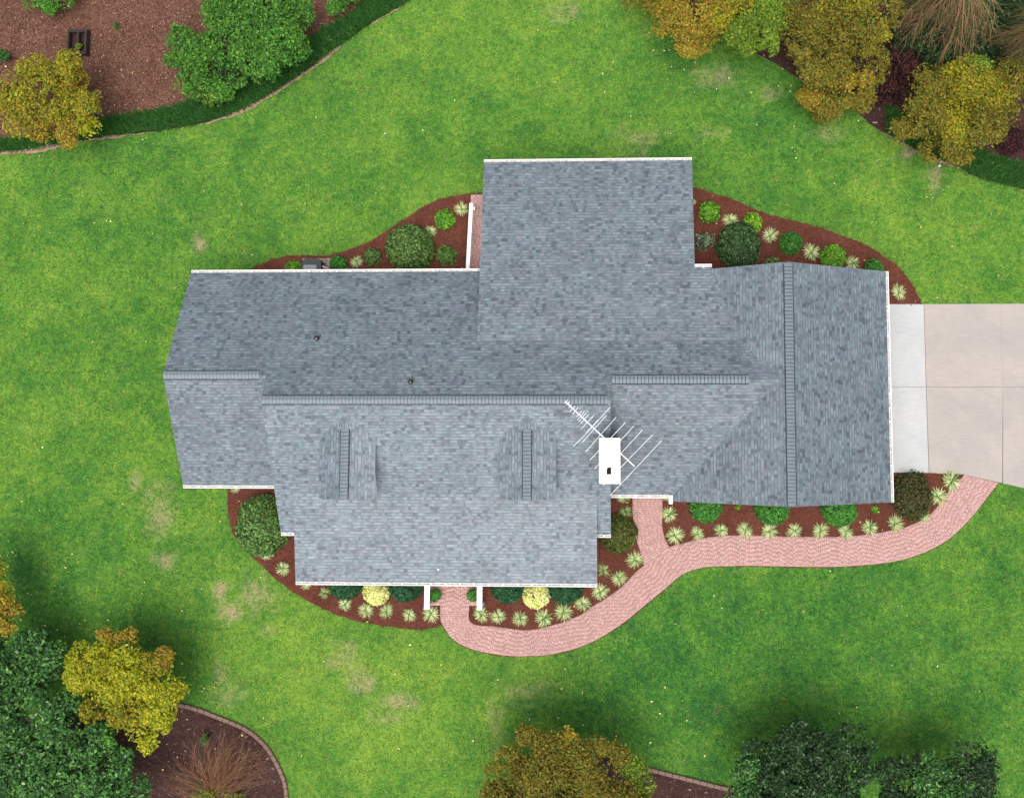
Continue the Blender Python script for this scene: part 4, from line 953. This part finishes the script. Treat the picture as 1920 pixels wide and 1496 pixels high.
D('small_shrub', 'round green shrub overlapping the garage roof edge right of the ridge', 1564, 481, 24, LMG, 2200, .05, loose=.07, group=rg_)
D('small_shrub', 'low green shrub half hidden by the upper right corner of the garage roof', 1640, 503, 19, BOX, 1300, .05, loose=.12, group=rg_)
D('small_shrub', 'small leafy green plant peeking over the garage roof edge left of the ridge', 1447, 498, 15, ([(.12,.24,.06),(.18,.28,.09),(.07,.15,.03)],[3,2,2]), 380, .07, loose=.3)
rg_ = 'clipped round shrubs under the garage front roof edge'
D('clipped_shrub', 'clipped round green shrub under the garage roof edge, nearest the branch walk', 1324, 948, 32, BOX, 4500, .05, zr_=.6, group=rg_)
D('clipped_shrub', 'clipped round green shrub under the garage roof edge, left of its ridge', 1450, 951, 33, BOX, 4500, .05, zr_=.6, group=rg_)
D('clipped_shrub', 'clipped round green shrub under the garage roof edge, right of its ridge', 1576, 955, 33, BOX, 4500, .05, zr_=.6, group=rg_)
D('large_shrub', 'dark olive brown shrub between the garage corner and the driveway', 1712, 930, 37, OLB, 6000, .055, loose=.14, ry=44, zr_=.6)
D('large_shrub', 'olive green shrub between the house and the branch walk', 1159, 1003, 36, OLS, 6000, .05, loose=.05, zr_=.6)
D('large_shrub', 'large leafy dark green shrub at the left corner of the main roof', 487, 985, 50, ([(.07,.15,.03),(.10,.20,.045),(.04,.09,.02),(.16,.27,.08),(.17,.15,.04)],[4,3,3,1.2,.7]), 9500, .065, loose=.08, zr_=.6, ry=57, mat='gloss')
rg_ = 'dark clipped shrubs along the front porch'
D('dark_shrub', 'dark clipped shrub left of the left yellow shrub', 645, 1094, 32, BDK, 4200, .05, zr_=.6, group=rg_)
D('dark_shrub', 'dark clipped shrub between the left yellow shrub and the stoop', 757, 1098, 32, BDK, 4200, .05, zr_=.6, group=rg_)
D('dark_shrub', 'dark clipped shrub between the stoop and the right yellow shrub', 950, 1101, 32, BDK, 4200, .05, zr_=.6, group=rg_)
D('dark_shrub', 'dark clipped shrub right of the right yellow shrub', 1059, 1102, 33, BDK, 4200, .05, zr_=.6, group=rg_)
rg_ = 'yellow round shrubs along the front porch'
D('yellow_shrub', 'pale yellow round shrub in the front bed left of the stoop', 703, 1111, 25.5, YLW, 3000, .05, zr_=.7, group=rg_)
D('yellow_shrub', 'pale yellow round shrub in the front bed right of the stoop', 1005, 1117, 25.5, YLW, 3000, .05, zr_=.7, group=rg_)
for lb, px in (('left', 814), ('right', 885.5)):
    x, y = G(px, 1117, .8); pt = empty('potted_shrub', (x, y, .352)); tag(pt, 'small round potted shrub on the %s side of the brick front stoop' % lb, 'potted plant', 'potted shrubs on the stoop')
    m = MB(); m.tube([(0, 0, 0), (0, 0, .3)], .14, .19, k=14); m.build('pot', M['pot'], pt)
    f = D('foliage', None, px, 1117, 11.5, BOX, 1100, .04, cat=None, z0=.28, zr_=.6); f.parent = pt; f.location = (0, 0, .28)

# variegated grass clumps
def clump_mesh(seed, green=.35, n=120):
    rg = np.random.default_rng(seed); V_, F_, Cc = [], [], []
    for i in range(n):
        a = rg.uniform(0, 2*math.pi); L = rg.uniform(.7, 1.1); el = rg.uniform(.25, 1.25); d = np.array([math.cos(a), math.sin(a), 0]); s = np.array([-d[1], d[0], 0]); wdt = rg.uniform(.05, .085)
        gr_ = rg.random() < green; c = np.array((.13, .24, .07) if gr_ else (.60, .63, .32)) if rg.random() < .8 else np.array((.42, .50, .16)); c = c*rg.uniform(.75, 1.2)
        r = 0; z = .05; b = len(V_); ts = [0, .35, .7, 1]
        for t in ts:
            rr = L*(t*math.cos(el*(1-t*.55))); zz = .05+L*.55*math.sin(el)*(t-.62*t*t); ww = wdt*(1.0 if t < .5 else (1.15-t)/.65)*.5
            p = d*rr+np.array([0, 0, zz]); V_ += [p+s*ww, p-s*ww]
        for k in range(3): F_.append((b+2*k, b+2*k+1, b+2*k+3, b+2*k+2)); Cc.append(c*(0.5 if k == 0 else 1.0) if gr_ else c*(np.array([.55, .75, .5]) if k == 0 else 1))
    o = np_mesh('grass_clump', np.array(V_), np.array(F_), np.array(Cc), M['leaf']); me_ = o.data; bpy.data.objects.remove(o); return me_
clumpM = [clump_mesh(s, g) for s, g in ((1, .3), (2, .38), (3, .25), (4, .45), (5, .35))]
greenM = [clump_mesh(9, .78, 80), clump_mesh(10, .7, 80)]
def ordn(i): return ['first', 'second', 'third', 'fourth', 'fifth', 'sixth', 'seventh', 'eighth', 'ninth', 'tenth', 'eleventh', 'twelfth', 'thirteenth'][i]
def clump(px, py, r, label, group, green=False):
    ms = greenM if green else clumpM; o = bpy.data.objects.new('grass_clump', random.choice(ms)); C.objects.link(o)
    x, y = G(px, py, .25); s = Rw(r)*1.04; o.location = (x, y, .03); o.scale = (s*random.uniform(.88, 1.10), s*random.uniform(.88, 1.10), s*random.uniform(.8, 1.2)); o.rotation_euler = (random.uniform(-.14, .14), random.uniform(-.14, .14), random.uniform(0, 6.28))
    tag(o, label, 'ornamental grass', group)
g_ = 'variegated grass clumps along the brick walk below the garage'
for i, (a, b, c) in enumerate([(1266,1004,17),(1308,1001,14.5),(1353,995,15),(1398,995,17),(1444,996,16),(1491,996,16),(1540,996,17.5),(1588,997,15),(1633,990,17),(1681,982,18.5)]):
    clump(a, b, c, 'variegated grass clump, %s from the left in the row along the walk below the garage' % ordn(i), g_)
clump(1255, 965, 16, 'variegated grass clump directly right of the branch walk, above the row', g_)
clump(1734, 966, 15, 'variegated grass clump tucked under the dark olive brown shrub', g_)
clump(1761, 931, 19.5, 'variegated grass clump right of the dark olive brown shrub', g_)
clump(1786, 902, 20, 'variegated grass clump nearest the driveway edge', g_)
g_ = 'variegated grass clumps along the curved walk right of the stoop'
for i, (a, b, c) in enumerate([(901,1153,16),(933,1157,16),(974,1161,16.5),(1019,1160,18),(1056,1149,17.5),(1093,1133,16),(1125,1110,17.5),(1161,1085,17.5),(1191,1050,17.5)]):
    clump(a, b, c, 'variegated grass clump, %s from the stoop along the curved walk' % ordn(i), g_)
clump(1173, 961, 14, 'greener grass clump between the gutter and the olive shrub by the branch walk', g_, True)
clump(1170, 932, 13, 'grass clump peeking from under the gutter left of the branch walk', g_)
clump(1249, 932, 9, 'small grass clump peeking from under the gutter right of the branch walk', g_)
clump(1131, 1070, 14, 'bright green leafy clump beside the right edge of the porch roof', g_, True)
g_ = 'variegated grass clumps in the bed left of the stoop'
for (a, b, c, l, gr_) in [(807,1152,18,'large variegated grass clump beside the left stoop railing',0),(766,1154,14,'variegated grass clump, second left of the stoop',0),(723,1147,15.5,'variegated grass clump below the left yellow shrub, to its right',0),(684,1146,16.5,'variegated grass clump below the left yellow shrub, to its left',0),(645,1133,15,'variegated grass clump below the leftmost dark clipped shrub',0),
                          (606,1112,13,'greener grass clump left of the leftmost dark clipped shrub',1),(571,1095,12,'grass clump under the left end of the porch gutter',0),(528,1067,14,'pale grass clump in the mulch left of the porch roof corner',0),(437,915,11,'pale grass clump under the gutter end of the left wing',0),(497,1040,12,'grass clump at the foot of the large leafy shrub by the left corner',0)]:
    clump(a, b, c, l, g_, gr_)
g_ = 'variegated grass clumps in the bed behind the left roof'
for (a, b, c, l) in [(864,391,14.5,'variegated grass clump touching the white side railing'),(806,433,14,'variegated grass clump half behind the large rounded olive shrub'),(667,490,15,'variegated grass clump by the rear gutter between two small shrubs')]: clump(a, b, c, l, g_)
g_ = 'variegated grass clumps in the bed right of the rear wing'
for (a, b, c, l) in [(1371,412,16,'variegated grass clump touching the upper left of the large dark shrub'),(1445,440,15.5,'variegated grass clump between the large dark shrub and the first round shrub'),(1522,472,17,'variegated grass clump between the two round green shrubs'),(1600,492,15,'variegated grass clump at the garage roof edge right of the round shrub'),(1687,546,16,'variegated grass clump alone beside the pale driveway corner'),(1301,377,6,'tiny grass clump against the rear wing roof edge')]: clump(a, b, c, l, g_)
D('small_plant', 'small lime green plant in the mulch right of the clipped shrubs', 1642, 955, 7.5, LMG, 130, .05, cat='plant', loose=.4)
D('small_plant', 'tiny lime green plant in the mulch between the first two clipped shrubs', 1384, 951, 6, LMG, 90, .05, cat='plant', loose=.4)

# ------------------------------------------------------------------ ground cover strips, grass, chips, leaves
def scatter_in(poly, dens, rg, bounds=None):
    Pn = np.array(poly); x0, y0 = Pn.min(0); x1, y1 = Pn.max(0)
    if bounds: x0, y0, x1, y1 = max(x0, bounds[0]), max(y0, bounds[1]), min(x1, bounds[2]), min(y1, bounds[3])
    n = int((x1-x0)*(y1-y0)*dens); p = np.stack([rg.uniform(x0, x1, n), rg.uniform(y0, y1, n)], 1); return p[inpoly(p, poly)]
VIEW = (-35, -22, 24, 25)
def blades(P2, z, length, width, cols, rg, tilt=(.3, 1.1), bend=True):
    n = len(P2); a = rg.uniform(0, 2*math.pi, n); t = rg.uniform(tilt[0], tilt[1], n); L = length*rg.uniform(.6, 1.2, n)
    d = np.stack([np.cos(a)*np.sin(t), np.sin(a)*np.sin(t), np.cos(t)], 1)*L[:, None]; s = np.stack([-np.sin(a), np.cos(a), 0*a], 1)*(width/2)
    b = np.concatenate([P2, np.full((n, 1), z)], 1); V_ = np.stack([b+s, b-s, b+d], 1).reshape(-1, 3); return V_, np.arange(3*n).reshape(n, 3)
rg = np.random.default_rng(99)
gcov = scatter_in(nw_strip, 700, rg, VIEW)
zz = G
ne_a = [(p[0], p[1]) for p in ne_line]; ne_off = [(p[0]+.75, p[1]+1.15) for p in ne_line]
gcov2 = scatter_in(ne_a+ne_off[::-1], 650, rg, (14, 6, 24, 20))
gc_ = np.concatenate([gcov, gcov2])
V_, F_ = blades(gc_, .02, .34, .035, None, rg, (.35, 1.25)); cols = pick([(.035, .13, .022), (.05, .18, .03), (.022, .085, .018), (.09, .25, .04)], [4, 3, 3, 1], len(gc_), rg)
o = np_mesh('ground_cover', V_, F_, cols*(1+rg.normal(size=(len(cols), 1))*.15), M['grass']); tag(o, kind='stuff'); tag(o, 'dark green grassy ground cover strips along the wooded bed edges', 'ground cover')
# lawn blades
pts = np.stack([rg.uniform(VIEW[0], VIEW[2], 520000), rg.uniform(VIEW[1], VIEW[3], 520000)], 1); keep = np.ones(len(pts), bool)
for poly in (bed_nw, bed_ne, bed_sw, bed_sr, bed_se, HOUSE_FP, drive_poly, nw_bed, nw_strip, ne_bed, sw_bed, s_bed, [tuple(p) for p in IW]+[tuple(p) for p in OW[::-1]], branch_poly): keep &= ~inpoly(pts, poly)
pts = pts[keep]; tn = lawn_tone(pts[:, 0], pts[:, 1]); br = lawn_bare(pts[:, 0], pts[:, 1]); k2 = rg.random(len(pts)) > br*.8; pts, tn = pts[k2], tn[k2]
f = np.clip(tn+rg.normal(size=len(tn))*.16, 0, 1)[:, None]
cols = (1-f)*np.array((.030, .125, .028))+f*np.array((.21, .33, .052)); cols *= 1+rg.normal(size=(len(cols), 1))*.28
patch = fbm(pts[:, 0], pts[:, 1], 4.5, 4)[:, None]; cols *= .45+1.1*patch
V_, F_ = blades(pts, 0, .085, .045, None, rg, (.5, 1.35)); o = np_mesh('grass', V_, F_, np.clip(cols, .01, 1), M['grass']); tag(o, 'mown grass blades of the lawn around the house', 'grass', kind='stuff')
# mulch chips and litter
def flakes(name, P2, z, size, pal, wts, label, cat, mat='chip', asp=.35):
    n = len(P2); Cn = np.concatenate([P2, z+rg.random((n, 1))*.03], 1); Nn = unit(rg.normal(size=(n, 3))*.4+np.array([0, 0, 1])); V_, F_ = quads(Cn, Nn, size*rg.uniform(.5, 1.3, n), asp, rg)
    cols = pick(pal, wts, n, rg)*(1+rg.normal(size=(n, 1))*.15); o = np_mesh(name, V_, F_, np.clip(cols, .005, 1), M[mat]); return tag(o, label, cat, kind='stuff')
chips = np.concatenate([scatter_in(b, 160, rg, VIEW) for b in (bed_nw, bed_ne, bed_sw, bed_sr, bed_se)]); chips = chips+rg.normal(size=chips.shape)*.06
flakes('mulch_chips', chips, .035, .05, [(.14, .045, .03), (.20, .08, .055), (.07, .022, .015), (.10, .032, .02)], [4, 2, 3, 3], 'reddish brown shredded mulch in the beds around the house', 'mulch')
lit = scatter_in(nw_bed, 260, rg, VIEW)
flakes('leaf_litter', lit, .03, .052, [(.18, .085, .055), (.25, .135, .095), (.09, .04, .028), (.40, .27, .20), (.15, .08, .045)], [4, 3, 5, .35, 2], 'brown leaf litter over the upper left woodland floor', 'leaf litter', asp=.55)
lit = np.concatenate([scatter_in(b, 60, rg, VIEW) for b in (ne_bed, sw_bed, s_bed)])
flakes('leaf_litter', lit, .03, .06, [(.09, .045, .035), (.05, .025, .02), (.16, .09, .07), (.28, .22, .19)], [4, 4, 2, .35], 'dark leaf litter under the trees of the outer beds', 'leaf litter', asp=.5)
lp = np.stack([rg.uniform(-31, 21, 330), rg.uniform(-18, 21, 330)], 1); kk = np.ones(len(lp), bool)
for poly in (HOUSE_FP, drive_poly, nw_bed, ne_bed): kk &= ~inpoly(lp, poly)
lp = lp[kk]
for gx_, gy_, gr_ in ((225,1290,150),(1570,130,150),(1790,230,140),(1300,50,130),(1060,1420,160),(90,190,120),(0,1140,90)):
    cc_ = np.array(G(gx_, gy_)); lp = np.concatenate([lp, cc_+rg.normal(size=(70, 2))*Rw(gr_)*.75])
kk = np.ones(len(lp), bool)
for poly in (HOUSE_FP, drive_poly): kk &= ~inpoly(lp, poly)
lp = lp[kk]; flakes('fallen_leaves', lp, .07, .055, [(.70, .66, .30), (.50, .46, .16), (.70, .66, .45), (.40, .26, .10)], [4, 3, 2, 1], 'small pale yellow fallen leaves scattered over the lawn', 'fallen leaves', asp=.6)
for o in [x for x in bpy.data.objects if x.type == 'MESH' and x.users == 0]: bpy.data.objects.remove(o)
